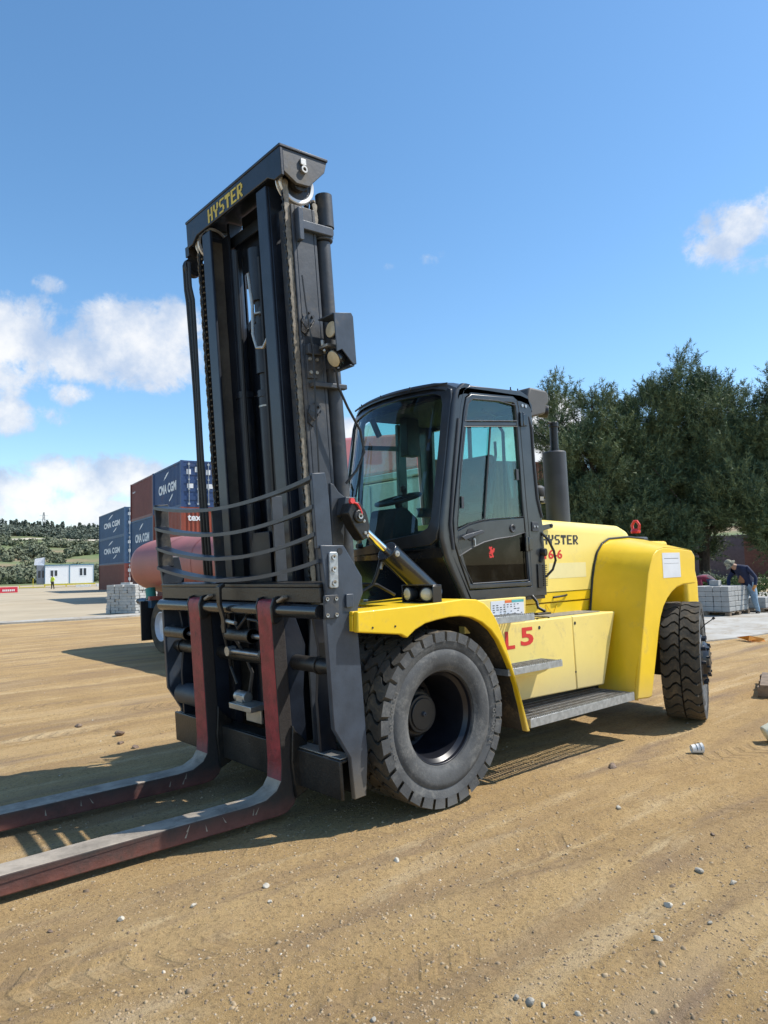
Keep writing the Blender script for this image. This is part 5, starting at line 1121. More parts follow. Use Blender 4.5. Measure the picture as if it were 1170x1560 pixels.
# width must run away from the camera side (towards -x): left normal of Dv is (+,-)... use a mirrored builder
def cont(L, p, z, m, label, **k):
    o = container(L, p, Dv, z, m, label, **k); o.scale = (1, -1, 1); return o
n1 = (-13.95, -32.3); n2 = along(n1, 6.15)
cont(6.058, n1, 0, M['cred'], 'dark red container at the bottom under the red one with white lettering')
cont(6.058, n1, CH, M['crust'], 'rust red container with white lettering on its ribbed end, under the top blue one', end='corr', etext='tex')
cont(6.058, n1, 2*CH, M['cnavy'], 'navy container with white lettering and silver lock rods, topmost and nearest', text='cma')
cont(6.058, n2, 0, M['cred'], 'dark red container at ground level behind the rounded red tank')
cont(6.058, n2, CH, M['cblue'], 'blue lettered container sandwiched between two dark red ones', text='cma')
cont(6.058, n2, 2*CH, M['cred'], 'plain dark red container on top, left of the navy one', text='code')
n3 = (-21.6, -60.4)
cont(12.19, n3, 0, M['cred'], 'dark red long container at the bottom of the farther stack')
cont(12.19, n3, CH, M['cblue'], 'blue lettered container in the middle of the farther stack', text='cma')
cont(12.19, n3, 2*CH, M['cblue'], 'blue lettered container on top of the farther stack', text='cma')
labs = ['brown container in the bottom row behind the pines', 'brown container in the middle row behind the pines', 'brown container in the top row behind the pines']
ang = math.atan2(3.2, -8.0)
for i in range(1):
    for k in range(3):
        p = (-24.5-i*11.45, -25.6+i*4.6); o = container(12.19, p, math.atan2(4.6, -11.45), k*CH, M['cbrown'], labs[k]); 
o = None
m = MB(); m.bb(-1.2, 1.2, -1, 1, 0, 2.5); 
hut = m.build('grey_hut', mat('hut_grey', (.42, .43, .42), .7), None, .03); hut.location = (-36.2, -104, 0); tag(hut, 'small pale grey hut between the white cabin and the containers', 'hut')

# ================================================================ red tank truck behind the forklift
RT = empty('tank_truck', (-3.6, -6, 0), 'faded red tank truck standing behind the forklift mast', 'truck')
def Q(mb, nm, mm, bev=0, par=RT, **k):
    mb.v = [(a+3.6, b+6, c) for a, b, c in mb.v]; return mb.build(nm, mm, par, bev, **k)
M['tred'] = mat('faded_red_tank', (.34, .105, .090), .5, var=.12, vscale=1.2, dirt=(.36, .20, .16), dirt_amt=.45, dscale=1.5)
M['tpink'] = mat('faded_red_cab', (.62, .17, .125), .42, var=.10, vscale=1.5, dirt=(.45, .33, .28), dirt_amt=.5, dscale=1.6, coat=.2)
M['tcream'] = mat('cream_cab', (.72, .72, .66), .45, var=.06, dirt=(.42, .36, .26), dirt_amt=.3, dscale=2)
def ellr(y, sx, sz, n=40, cz=1.72): return [(-3.62+sx*math.copysign(abs(math.cos(t))**.75, math.cos(t)), y, cz+sz*math.copysign(abs(math.sin(t))**.75, math.sin(t))) for t in [2*math.pi*i/n for i in range(n)]]
m = MB(); prof = [(-10.62, .02), (-10.62, .50), (-10.60, .66), (-10.55, .79), (-10.46, .885), (-10.30, .955), (-10.10, .99), (-9.1, 1.0), (-7.5, 1.0), (-6.0, 1.0), (-5.85, .97), (-5.75, .85), (-5.72, .5)]
rs = [ellr(a, 1.20*k, .60*k) for a, k in prof]
for a, b in zip(rs[:-1], rs[1:]): m.loft(a, b, caps=False)
m.add(rs[0], [tuple(range(40))]); m.add(rs[-1], [tuple(range(40))[::-1]]); Q(m, 'tank', M['tred'], smooth=50)
for a in (-8.6, -7.4, -6.4):
    m = MB(); r1 = ellr(a-.02, 1.206, .606); r2_ = ellr(a+.02, 1.206, .606); m.loft(r1, r2_, caps=False); Q(m, 'tank_band', M['tred'])
m = MB(); m.bb(-2.75, -2.95, -9.2, -2.0, .85, 1.10); m.bb(-4.3, -4.5, -9.2, -2.0, .85, 1.10); Q(m, 'truck_chassis', M['grease'], .01)
m = MB(); m.bb(-2.45, -4.8, -9.35, -9.25, 1.02, 1.10); Q(m, 'rear_crossbar', M['tred'], .01)
m = MB(); m.prism([(-9.62, 1.0), (-9.57, 1.0), (-9.52, .22), (-9.55, .22)], -2.40, -3.0, lambda u, v, w: (w, u, v)); Q(m, 'mudflap', M['hose'])
def twheel(y, x_=-2.68):
    m = MB(); m.lathe([(.29, .14), (.36, .15), (.45, .145), (.50, .12), (.515, 0), (.50, -.12), (.30, -.14), (.29, .14)], (x_, y, .515), (1, 0, 0), 40); w = Q(m, 'wheel', M['rubber'])
    m = MB(); m.lathe([(.30, .13), (.27, .14), (.25, .06), (.16, .03), (.13, .10), (0, .11)], (x_, y, .515), (1, 0, 0), 30); Q(m, 'wheel_rim', M['sticker'], par=w)
    m = MB(); m.lathe([(.29, .14), (.50, .12), (.515, 0), (.50, -.12), (.30, -.14), (.29, .14)], (-4.6, y, .515), (1, 0, 0), 32); Q(m, 'wheel', M['rubber'])
for a in (-8.95, -7.8, -3.0): twheel(a)
m = MB(); m.bb(-3.3, -3.6, -10.05, -9.80, 1.10, 1.25); m.cyl((-3.3, -10.05, 1.0), (-3.3, -10.15, 1.0), .06, n=16); Q(m, 'outlet_valve', M['grease'], .01)
m = MB(); m.cyl((-2.62, -9.75, .98), (-2.62, -10.05, .98), .075, n=18); m.bb(-2.55, -2.70, -9.70, -9.42, .86, 1.08); Q(m, 'pump', mat('pump_blue', (.03, .09, .17), .5), .01)
m = MB(); m.cyl((-2.62, -10.05, .98), (-2.62, -10.22, .98), .055, n=18); m.cyl((-2.62, -10.22, .98), (-2.62, -10.30, .98), .03, n=12); Q(m, 'pump_outlet', M['hose'])
m = MB(); m.cyl((-2.55, -9.40, 1.05), (-2.55, -9.46, 1.25), .10, n=16); Q(m, 'tank_valve', mat('valve_teal', (.02, .22, .18), .5))
# cab block with hipped roof, pale waist strip and cream lower half
m = MB(); z0, z1, zt = 2.80, 3.42, 3.62
lo = [(-2.95, -5.6, z0), (-2.95, -1.70, z0), (-4.6, -3.75, z0), (-4.6, -5.6, z0)]; up = [(-3.95, -5.4, 3.80), (-3.85, -3.00, 3.52), (-4.4, -3.60, 3.52), (-4.6, -5.4, 3.80)]
m.loft(lo, up); Q(m, 'cab_upper', M['tpink'], .10, seg=4)
FP = [(-2.92, -5.62), (-2.92, -1.66), (-4.62, -3.76), (-4.62, -5.62)]; m = MB(); m.prism(FP, 2.70, 2.795, lambda u, v, w: (u, v, w)); Q(m, 'waist_strip', mat('pale_strip', (.62, .56, .50), .3, coat=.3), .02)
m = MB(); m.prism([(a-.03, b-.01) for a, b in FP], 1.0, 2.695, lambda u, v, w: (u, v, w)); Q(m, 'cab_lower', M['tcream'], .04)
for a in (-3.6, -3.0, -2.4, -1.95):
    m = MB(); m.bb(-2.925, -2.939, a, a+.05, 1.05, 2.65); Q(m, 'cab_rib', M['tcream'], .004)
m = MB(); m.bb(-3.75, -3.85, -3.05, -2.93, 3.48, 3.60); Q(m, 'roof_lamp', M['hose'], .02)

# ================================================================ white site cabin on its yellow frame, far left
cx, cy = -32.0, -113.0
CAB = empty('site_cabin', (0, 0, 0), 'long white prefab cabin with small dark windows on a low yellow frame', 'cabin')
def gp(px, dist, h=0.0):
    """point at horizontal distance dist along the pixel column px"""
    d = cf + r2*((px-585)/1090.3) - u2*((890-780)/1090.3); n = Vector((d.x, d.y, 0)).normalized(); return Vector((CAM.x+n.x*dist, CAM.y+n.y*dist, h))
a = gp(68, 112); b = gp(143, 112); ux = (b-a).normalized(); uy = Vector((-ux.y, ux.x, 0)); uy = uy if uy.dot(CAM-a) < 0 else -uy
Ln = (b-a).length
def cl(u, w, h): return a+ux*u+uy*w+Vector((0, 0, h))
def cbox(mb, u0, u1, w0, w1, h0, h1): mb.add([cl(u, w, h) for u in (u0, u1) for w in (w0, w1) for h in (h0, h1)], [(0, 1, 3, 2), (4, 6, 7, 5), (0, 4, 5, 1), (2, 3, 7, 6), (0, 2, 6, 4), (1, 5, 7, 3)])
M['cabin'] = mat('cabin_white', (.88, .88, .88), .5, var=.03); M['yel'] = mat('frame_yellow', (.62, .50, .04), .5, var=.1); M['dk'] = mat('dark_window', (.03, .04, .055), .15); M['greyend'] = mat('cabin_grey_end', (.20, .22, .25), .5); M['blueedge'] = mat('cabin_edge', (.10, .22, .32), .5)
hb = .55; hs = 2.65
for k in range(2):
    m = MB(); u0 = Ln*k/2; cbox(m, u0+.06, u0+Ln/2-.06, .02, 2.4, hb, hb+hs-.1); w = m.build('wall', M['cabin'], CAB)
    m = MB(); cbox(m, u0, u0+Ln/2, -.03, 2.45, hb+hs-.1, hb+hs+.06); cbox(m, u0, u0+.06, -.02, 2.4, hb, hb+hs-.1); cbox(m, u0+Ln/2-.06, u0+Ln/2, -.02, 2.4, hb, hb+hs-.1); m.build('frame', M['blueedge'], CAB)
    for q in (.24, .40) if k == 0 else (.42, .58):
        m = MB(); cbox(m, u0+Ln/2*q, u0+Ln/2*(q+.10), -.01, .02, hb+1.1, hb+1.9 if k == 0 else hb+2.1); wd = m.build('window', M['dk'], CAB)
        m = MB(); cbox(m, u0+Ln/2*q-.09, u0+Ln/2*(q+.10)+.09, .0, .015, hb+1.0, hb+1.1); cbox(m, u0+Ln/2*q-.09, u0+Ln/2*(q+.10)+.09, .0, .015, hb+1.9 if k == 0 else hb+2.1, hb+2.0 if k == 0 else hb+2.2); m.build('window_frame', M['cabin'], wd)
m = MB(); cbox(m, -1.05, 0, .3, 2.3, hb, hb+hs); m.build('porch', M['greyend'], CAB)
m = MB(); cbox(m, -.85, -.55, .27, .3, hb+.9, hb+1.9); cbox(m, -.35, -.1, .27, .3, hb+.9, hb+1.9); m.build('porch_window', M['dk'], CAB)
for u in (-.05, 2.7, 5.2, 7.6):
    m = MB(); cbox(m, u, u+.14, -.12, .02, 0, hb); m.build('leg', M['yel'], CAB)
m = MB(); cbox(m, -.1, Ln+.2, -.14, -.02, hb-.22, hb-.04); cbox(m, -3.2, -.1, -.14, -.02, hb-.45, hb-.33); cbox(m, -3.2, -3.1, -.1, 0, 0, .5); cbox(m, -1.5, -1.42, -.1, 0, 0, 1.4); m.build('yellow_beam', M['yel'], CAB)
# white tilted board on its roof
m = MB(); m.add([cl(-1.4, .9, hb+hs+.05), cl(-.1, .6, hb+hs+.0), cl(0, .7, hb+hs+1.15), cl(-1.3, 1.0, hb+hs+.95), cl(-1.4, .98, hb+hs+.05), cl(-.1, .68, hb+hs+.0), cl(0, .78, hb+hs+1.15), cl(-1.3, 1.08, hb+hs+.95)], [(0, 1, 2, 3), (7, 6, 5, 4), (0, 4, 5, 1), (1, 5, 6, 2), (2, 6, 7, 3), (3, 7, 4, 0)]); br = m.build('roof_board', mat('board_white', (.85, .83, .84), .5), None); tag(br, 'bright white board standing on the left end of the site cabin roof', 'board')
m = MB(); cbox(m, -.05, .02, .6, .7, hb+hs, hb+hs+1.2); m.build('post', M['greyend'], br)
# red and white plastic barrier, white slabs
m = MB(); a0 = gp(-25, 84); b0 = gp(27, 84); M['barred'] = mat('barrier_red', (.55, .03, .05), .5)
dd = (b0-a0).normalized(); nn = Vector((-dd.y, dd.x, 0))*.2
m.loft([a0-nn, a0+nn, a0+nn*.5+Vector((0, 0, .62)), a0-nn*.5+Vector((0, 0, .62))], [b0-nn, b0+nn, b0+nn*.5+Vector((0, 0, .62)), b0-nn*.5+Vector((0, 0, .62))]); o = m.build('traffic_barrier', M['barred'], None, .03); tag(o, 'low red plastic barrier with white lettering at the left edge of the yard', 'barrier')
m = MB(); fs = 1 if nn.dot(CAM-a0) > 0 else -1
fn = lambda u, v: b0+(a0-b0)*(1-u)*.9+nn*fs*(1.03-.42*v/.62)*.98+Vector((0, 0, v)) + nn*fs*.06
m.add([fn(.50+.06*i+q*.04, .18+w*.2) for i in range(7) for q, w in ((0, 0), (1, 0), (1, 1), (0, 1))], [(4*i, 4*i+1, 4*i+2, 4*i+3) for i in range(7)]); m.build('white_blocks', M['white'], o)
WS = mat('white_slab', (.66, .65, .62), .7)
for px, w_, lab in ((121, .9, 'white slab lying under the right half of the site cabin'), (152, .9, 'white slab lying between the site cabin and the blue containers')):
    p = gp(px+6, 108); m = MB(); m.box((0, 0, .18), (1.9, .9, .36)); o = m.build('concrete_slab', WS, None, .02); o.location = p; o.rotation_euler = (0, 0, math.atan2(ux.y, ux.x)); tag(o, lab, 'slab')

# ================================================================ paver stacks on pallets
M['paver'] = mat('grey_paver', (.34, .34, .325), .9, var=.10, vscale=7, dirt=(.30, .29, .27), dirt_amt=.3, dscale=9, bump=.3, bscale=60)
M['paver2'] = mat('pale_paver', (.42, .42, .40), .9, var=.10, vscale=7, dirt=(.40, .39, .36), dirt_amt=.3, dscale=9, bump=.3, bscale=60)
M['wood'] = mat('pallet_wood', (.19, .14, .095), .85, var=.3, vscale=12, bump=.4, bscale=30)
def pallet(loc, rz, w, d, label, broken=False):
    t = empty('pallet', loc, label, 'pallet', None, rz)
    for i in range(6):
        m = MB(); y_ = -d/2+d*(i+.5)/6; m.bb(-w/2, w/2, y_-d*.055, y_+d*.055, .115, .137); m.build('deck_board', M['wood'], t, smooth=0)
    for q in (-1, 0, 1):
        for s in (-1, 0, 1):
            m = MB(); m.box((q*(w/2-.06), s*(d/2-.06), .066), (.12, .12, .095)); m.build('block', M['wood'], t, smooth=0)
        m = MB(); m.bb(q*(w/2-.06)-.05, q*(w/2-.06)+.05, -d/2, d/2, .0, .018); m.build('bottom_board', M['wood'], t, smooth=0)
    return t
def paver_stack(loc, rz, nx, ny, nz, bw, bd, bh, label, skip=None, m_=None, jit=.006, group=None):
    t = empty('paver_stack', loc, label, 'paver stack', group, rz); me = None; ch = .010
    mb = MB(); mb.prism(rrect(-bw/2+.0045, bw/2-.0045, -bh/2+.0035, bh/2-.0035, ch, 1), -bd/2+.0045, bd/2-.0045); me = bpy.data.meshes.new('paver'); me.from_pydata(mb.v, [], mb.f); me.materials.append(m_ or M['paver']); me.update()
    rr_ = random.Random(len(label)*7)
    for k in range(nz):
        for i in range(nx):
            for j_ in range(ny):
                if 0 < i < nx-1 and 0 < j_ < ny-1 and k < nz-1: continue
                if skip and skip(i, j_, k): continue
                o = bpy.data.objects.new('paver', me); col.objects.link(o); o.parent = t
                o.location = ((i-(nx-1)/2)*bw+rr_.uniform(-jit, jit), (j_-(ny-1)/2)*bd+rr_.uniform(-jit, jit), (k+.5)*bh); o.rotation_euler = (0, 0, rr_.uniform(-.015, .015))
    # solid core so no light leaks through
    mb = MB(); mb.bb(-nx*bw/2+bw, nx*bw/2-bw, -ny*bd/2+bd, ny*bd/2-bd, .001, nz*bh-bh); tag(mb.build('inner_pavers', m_ or M['paver'], t), kind='stuff')
    return t
# right: front corner about px 1121,938
pc = ray_ground(1120, 940, .14); ra = math.atan2(.30, -.95)
u_ = Vector((-.985, -.17, 0)).normalized(); 
rz_r = R(31)
PC = Vector((-16.05, -4.28, 0))
# face along the picture (seen flat) runs perpendicular to the view, side face recedes
vd = Vector((PC.x-CAM.x, PC.y-CAM.y, 0)).normalized(); ft = Vector((vd.y, -vd.x, 0))     # ft: to the right in the picture
rz_r = math.atan2(ft.y, ft.x)+R(-24)
pallet(PC, rz_r, 1.25, 1.25, 'wooden pallet under the big grey block stack beside the workers')
paver_stack(PC+Vector((0, 0, .138)), rz_r, 6, 6, 5, .205, .195, .130, 'big square stack of grey concrete blocks beside the workers', skip=lambda i, j_, k: (i == 0 and k > 3))
q = PC+ft*.0+Vector((.10, .10, .138+.130*5+.001)); paver_stack(q-ft*.02, rz_r+.1, 1, 1, 1, .24, .24, .15, 'single grey block lying on top of the big block stack')
q = PC+ft*1.30+vd*1.1
pallet(q, rz_r+.06, 1.25, 1.1, 'wooden pallet right of the workers with a few blocks'); paver_stack(q-ft*.25+Vector((0, 0, .138)), rz_r+.06, 3, 3, 2, .205, .195, .145, 'low stack of grey blocks right of the big stack')
q = PC-ft*.95+vd*.9; paver_stack(q, rz_r-.2, 2, 2, 5, .205, .195, .145, 'narrow pale block stack partly hidden by the rear tyre', m_=M['paver2'])
# left
PL = ray_ground(196, 938); PL = Vector((PL.x-.55, PL.y-1.05, .06)); vd2 = Vector((PL.x-CAM.x, PL.y-CAM.y, 0)).normalized(); ft2 = Vector((vd2.y, -vd2.x, 0)); rz_l = math.atan2(ft2.y, ft2.x)+R(-42)
paver_stack(PL, rz_l, 7, 6, 10, .205, .205, .11, 'tall bulging stack of grey pavers in front of the far containers', m_=M['paver2'], jit=.030)
paver_stack(PL+Vector((0, 0, 1.101))-ft2*.2, rz_l+.2, 2, 1, 1, .205, .205, .08, 'two loose pavers on top of the tall bulging stack', m_=M['paver2'])
q = PL+ft2*1.25-vd2*.3; pallet(q, rz_l-.2, 1.1, 1.0, 'broken pallet of loose boards beside the tall bulging paver stack')
# small pallet with a battery at the right edge
p = Vector((-5.55, 1.44, .0)); pallet(p, R(20), 1.0, .9, 'dark wooden pallet cut off by the right edge of the picture')
m = MB(); m.prism(rrect(-.22, .22, 0, .17, .02), -.15, .15); m.cyl((-.15, 0, .17), (-.15, 0, .20), .02, n=10); m.cyl((.15, 0, .17), (.15, 0, .20), .02, n=10); bt = m.build('battery', M['grease'], None, .006); bt.location = p+Vector((.10, .22, .139)); bt.rotation_euler = (0, 0, .35); tag(bt, 'dark truck battery standing on the pallet at the right edge', 'battery')
# ================================================================ hills
def tri_cloud(r_, centers, radii, n, size, up=.3, shell=.55):
    """little leaf-sized triangles spread through ellipsoids; centers (k,3), radii (k,3), n per ellipsoid"""
    k = len(centers); d = r_.normal(size=(k, n, 3)); d /= np.linalg.norm(d, axis=2, keepdims=True)
    rr = shell+(1-shell)*r_.random((k, n, 1)); P0 = centers[:, None]+d*rr*radii[:, None]*(1+.25*(r_.random((k, n, 1))-.5))
    a = r_.normal(size=(k, n, 3)); a /= np.linalg.norm(a, axis=2, keepdims=True); b = np.cross(a, d+.01); b /= np.linalg.norm(b, axis=2, keepdims=True)+1e-6
    s = size if np.isscalar(size) else size[:, None, None]; s = s*(.6+.8*r_.random((k, n, 1)))
    V = np.stack([P0-a*s, P0+a*s*.6+b*s*.8, P0+a*s*.6-b*s*.8], 2).reshape(-1, 3)
    return V, np.arange(len(V)).reshape(-1, 3)
def leaf_mat(name, dark, mid, light, rough=.75):
    m = bpy.data.materials.new(name); m.use_nodes = True; N = NT(m.node_tree); p = N.n['Principled BSDF']
    ge = N.node('ShaderNodeNewGeometry'); ri = ge.outputs['Random Per Island']; cl_ = N.noise(ge.outputs['Position'], .9, 3, .6)
    c = N.ramp(ri, [(0, dark), (.5, mid), (.88, mid), (1, light)]); c = N.mix(N.smooth(cl_, .35, .7), c, N.mix(.5, c, light+(1,) if len(light) == 3 else light))
    N.put(p.inputs['Base Color'], c); p.inputs['Roughness'].default_value = rough; p.inputs['Specular IOR Level'].default_value = .25
    return m
def az_of(px): d = cf + r2*((px-585)/1090.3) - u2*((880-780)/1090.3); return math.atan2(d.y, d.x)
def hill_h(d, az):
    base = np.interp(d, [0, 150, 185, 240, 330, 420, 520, 640, 760, 1000, 1500], [-.3, -.3, 1.0, 6.0, 11.5, 19.5, 28.5, 40, 44, 40, 30])
    return base*(1+.10*np.sin(az*5+1.2)+.05*np.sin(az*17))+fbm(np.cos(az)*d*.02, np.sin(az)*d*.02, 3, 31)*np.clip((d-160)/100, 0, 1)*5
dd_ = np.concatenate([np.linspace(150, 700, 90), np.linspace(720, 1500, 20)]); aa = np.linspace(az_of(-900), az_of(1700), 260)
Dg, Ag = np.meshgrid(dd_, aa, indexing='ij'); Hh = hill_h(Dg, Ag); V = np.stack([CAM.x+Dg*np.cos(Ag), CAM.y+Dg*np.sin(Ag), Hh], -1).reshape(-1, 3)
i, j = np.meshgrid(np.arange(len(dd_)-1), np.arange(len(aa)-1), indexing='ij'); w_ = len(aa)
me = np_mesh('hillside', V, np.stack([i*w_+j, i*w_+j+1, (i+1)*w_+j+1, (i+1)*w_+j], -1).reshape(-1, 4))
hm = bpy.data.materials.new('hill_ground'); hm.use_nodes = True; N = NT(hm.node_tree); p = N.n['Principled BSDF']; Pn = N.node('ShaderNodeNewGeometry').outputs['Position']
c = N.mix(N.smooth(N.noise(Pn, .018, 5, .6), .42, .58), (.15, .18, .07), (.28, .20, .115)); c = N.mix(N.smooth(N.noise(Pn, .05, 6, .65), .5, .68), c, (.075, .135, .035)); c = N.mix(N.math('MULTIPLY', N.smooth(N.noise(Pn, .3, 5, .7), .5, .7), .6), c, (.055, .07, .035))
N.put(p.inputs['Base Color'], c); p.inputs['Roughness'].default_value = 1
me.materials.append(hm); me.polygons.foreach_set('use_smooth', [True]*len(me.polygons)); o = bpy.data.objects.new('hillside', me); col.objects.link(o); tag(o, 'green scrub hillside with brown fields', kind='structure')
def hpt(px, d): a = az_of(px); return (CAM.x+d*math.cos(a), CAM.y+d*math.sin(a), float(hill_h(np.array(float(d)), np.array(a))))
# pale dirt road climbing across the hill
m = MB(); A = []; B = []
for px in range(-300, 420, 6):
    d = 505+ (px+20)*.10+8*math.sin(px*.03); a = hpt(px, d-4.5); b = hpt(px, d+4.5); A.append((a[0], a[1], a[2]+.9)); B.append((b[0], b[1], b[2]+1.3))
m.strip(A, B); o = m.build('hill_road', mat('hill_road', (.50, .44, .34), .95)); tag(o, 'pale dirt road across the hillside', kind='structure')
r_ = np.random.default_rng(11)
def scatter(n, pxa, pxb, da, db, ra, rb, clump=None, seed=0):
    pxs = pxa+(pxb-pxa)*r_.random(n); ds = da+(db-da)*r_.random(n)**1.2; C_ = []; R_ = []
    for q, d in zip(pxs, ds):
        if clump is not None and fbm(np.array(q*.025), np.array(d*.018), 3, seed) < clump: continue
        if abs(d-(505+(q+20)*.10+8*math.sin(q*.03))) < 12: continue
        p_ = hpt(q, d); s = ra+(rb-ra)*r_.random()
        for t in range(3):
            k = s*(.55+.35*r_.random()); C_.append((p_[0]+(r_.random()-.5)*s*1.4, p_[1]+(r_.random()-.5)*s*1.4, p_[2]+k*.55)); R_.append((k, k, k*.8))
    return np.array(C_), np.array(R_)
SHM = leaf_mat('hazed_scrub_leaves', (.085, .10, .062), (.140, .160, .100), (.23, .235, .15))  # leaf tones lightened and greyed in place of distance haze
Vs = []; Fs = []; off = 0
def addc(C_, R_, n, size, shell=.6):
    global off
    V, F = tri_cloud(r_, C_, R_, n, size, shell=shell); Vs.append(V); Fs.append(F+off); off += len(V)
C_, R_ = scatter(170, -200, 230, 168, 200, 1.6, 3.2); addc(C_, R_, 150, .34)
C_, R_ = scatter(560, -200, 230, 300, 480, 2.0, 4.6, -.03, 4); addc(C_, R_, 90, .62)
C_, R_ = scatter(110, -200, 230, 215, 300, 1.2, 2.6, .07, 8); addc(C_, R_, 90, .36)
me = np_mesh('shrubs', np.vstack(Vs), np.vstack(Fs)); me.materials.append(SHM); o = bpy.data.objects.new('shrubs', me); col.objects.link(o); tag(o, 'grey green scrub covering the hillside', 'shrubs', kind='stuff')
RDM = leaf_mat('hazed_ridge_leaves', (.070, .088, .068), (.105, .125, .095), (.16, .175, .13)); Vs = []; Fs = []; off = 0  # haze over the ridge is put into these paler, greyer greens
C_, R_ = scatter(300, -240, 260, 525, 575, 2.2, 4.6, -.02, 14); addc(C_, R_, 60, .8)
C_, R_ = scatter(620, -240, 260, 575, 660, 3.0, 6.0); R_ = R_*np.array([.9, .9, 1.15]); addc(C_, R_, 60, 1.0)
n = 190; pxs = -240+500*r_.random(n); Cc_ = []; Rr_ = []
for q in pxs:
    p_ = hpt(q, 640+r_.random()*25); hgt = 6+5*r_.random()
    for t in range(4): Cc_.append((p_[0], p_[1], p_[2]+hgt*(.25+.22*t))); w2 = 2.3*(1-.22*t); Rr_.append((w2, w2, hgt*.17))
addc(np.array(Cc_), np.array(Rr_), 45, .8)
me = np_mesh('ridge_trees', np.vstack(Vs), np.vstack(Fs)); me.materials.append(RDM); o = bpy.data.objects.new('ridge_trees', me); col.objects.link(o); tag(o, 'dark wood along the ridge of the hill', 'trees', kind='stuff')
# lattice pylon on the ridge
p_ = hpt(66, 700); py = MB(); H_ = 22
for sx in (-1, 1):
    for sy in (-1, 1): py.cyl((sx*2.2, sy*2.2, 0), (sx*.35, sy*.35, H_), .16, n=4)
for k in range(6):
    z_ = H_*k/6; w2 = 2.2-(1.85)*k/6; w3 = 2.2-1.85*(k+1)/6
    for s in (-1, 1): py.cyl((-w2, s*w2, z_), (w3, s*w3, z_+H_/6), .10, n=4); py.cyl((w2, s*w2, z_), (-w3, s*w3, z_+H_/6), .10, n=4)
for z_, w2 in ((H_*.72, 4.5), (H_*.86, 3.6)): py.cyl((-w2, 0, z_), (w2, 0, z_), .14, n=4)
o = py.build('pylon', mat('pylon_steel', (.22, .24, .26), .6), None, smooth=0); o.location = (p_[0], p_[1], p_[2]-1); tag(o, 'thin grey lattice pylon on the ridge of the hill', 'pylon')

# ================================================================ pines behind the workers
PM = leaf_mat('pine_needles', (.035, .064, .040), (.082, .130, .068), (.25, .29, .13), .55); BK = mat('pine_bark', (.060, .045, .035), .95, var=.3, vscale=8, bump=.6, bscale=12)
def pine(base, label, lobes, seed, ntuft, trunk_r=.24, lean=0):
    r_ = np.random.default_rng(seed); t = empty('pine_tree', base, label, 'tree', 'pine trees behind the workers')
    rtv = np.array(ft); m = MB(); topz = max(l[1]+l[4]*.6 for l in lobes)
    pts = [(0, 0, -.3), (.05, 0, 1.2), (.1*math.sin(seed), .1, topz*.35), (.25*math.sin(seed), -.1, topz*.65), (0, 0, topz*.95)]; m.tube(pts, [trunk_r*1.2, trunk_r, trunk_r*.8, trunk_r*.5, .04], 10); m.build('trunk', BK, t)
    L = []; limbs = MB(); V_all = []; tot = sum(l[3]*l[4]*l[3] for l in lobes)
    for (u, h, w, rx, rz) in lobes:
        c = np.array([ft.x*u+vd3.x*w, ft.y*u+vd3.y*w, h]); n = int(ntuft*(rx*rx*rz)/tot)+30
        nsub = int(7+9*rx*rz/2.2); sd_ = r_.normal(size=(nsub, 3)); sd_ /= np.linalg.norm(sd_, axis=1, keepdims=True)
        sc = c+sd_*(r_.random((nsub, 1))**.35)*np.array([rx, rx, rz])*.92; sr = .34+.38*r_.random((nsub, 1)); pick = r_.integers(0, nsub, n)
        d = r_.normal(size=(n, 3)); d /= np.linalg.norm(d, axis=1, keepdims=True)
        pos = sc[pick]+d*(r_.random((n, 1))**.5)*sr[pick]*np.array([1, 1, 1.35]); d = d*.55+sd_[pick]*.65; L.append((pos, d))
        for q in range(3):
            e = c+r_.normal(size=3)*np.array([rx, rx, rz])*.45; z0 = max(.8, (h-rz*.6)*.75); mid_ = (np.array([0, 0, z0])+e)/2+np.array([0, 0, .25]); limbs.tube([(0, 0, z0), tuple(mid_), tuple(e)], [.07, .05, .015], 6)
    limbs.build('limb', BK, t)
    pos = np.vstack([a for a, _ in L]); dr = np.vstack([b for _, b in L])
    # a shoot: a bent twig carrying needle bunches, pointing outwards and up
    n = len(pos); ax = dr*np.array([.75, .75, .35])+r_.normal(size=(n, 3))*.35+np.array([0, 0, .75]); ax /= np.linalg.norm(ax, axis=1, keepdims=True); ln = .45+.5*r_.random(n)
    nb = 30; s = r_.random((n, nb)); P0 = pos[:, None]+ax[:, None]*(s*ln[:, None])[..., None]+r_.normal(size=(n, nb, 3))*.05*(1.3-s)[..., None]
    nd = ax[:, None]*.8+r_.normal(size=(n, nb, 3))*.62; nd /= np.linalg.norm(nd, axis=2, keepdims=True); sd = np.cross(nd, r_.normal(size=(n, nb, 3))); sd /= np.linalg.norm(sd, axis=2, keepdims=True)
    nl = (.14+.13*r_.random((n, nb, 1))); wd = .012+.011*r_.random((n, nb, 1))
    V = np.stack([P0-sd*wd, P0+sd*wd, P0+nd*nl], 2).reshape(-1, 3); F = np.arange(len(V)).reshape(-1, 3)
    me = np_mesh('crown', V, F); me.materials.append(PM); o = bpy.data.objects.new('crown', me); col.objects.link(o); o.parent = t; tag(o, kind='stuff')
    return t
def place(px, dist): return gp(px, dist, 0)
vd3 = Vector((gp(1050, 42)-gp(1050, 10))).normalized(); ft = Vector((vd3.y, -vd3.x, 0))
K = 42/1090.0
def lob(px, py, rx, ry, w=0, x0=1075):
    py = (py+(36 if x0 == 1075 else 26) if py < 735 else py+4)+(38 if x0 == 1185 and py < 700 else 0)+(-14 if x0 == 905 else 0); return ((px-x0)*K, (850-py)*K+1.54, w, rx*K, ry*K)
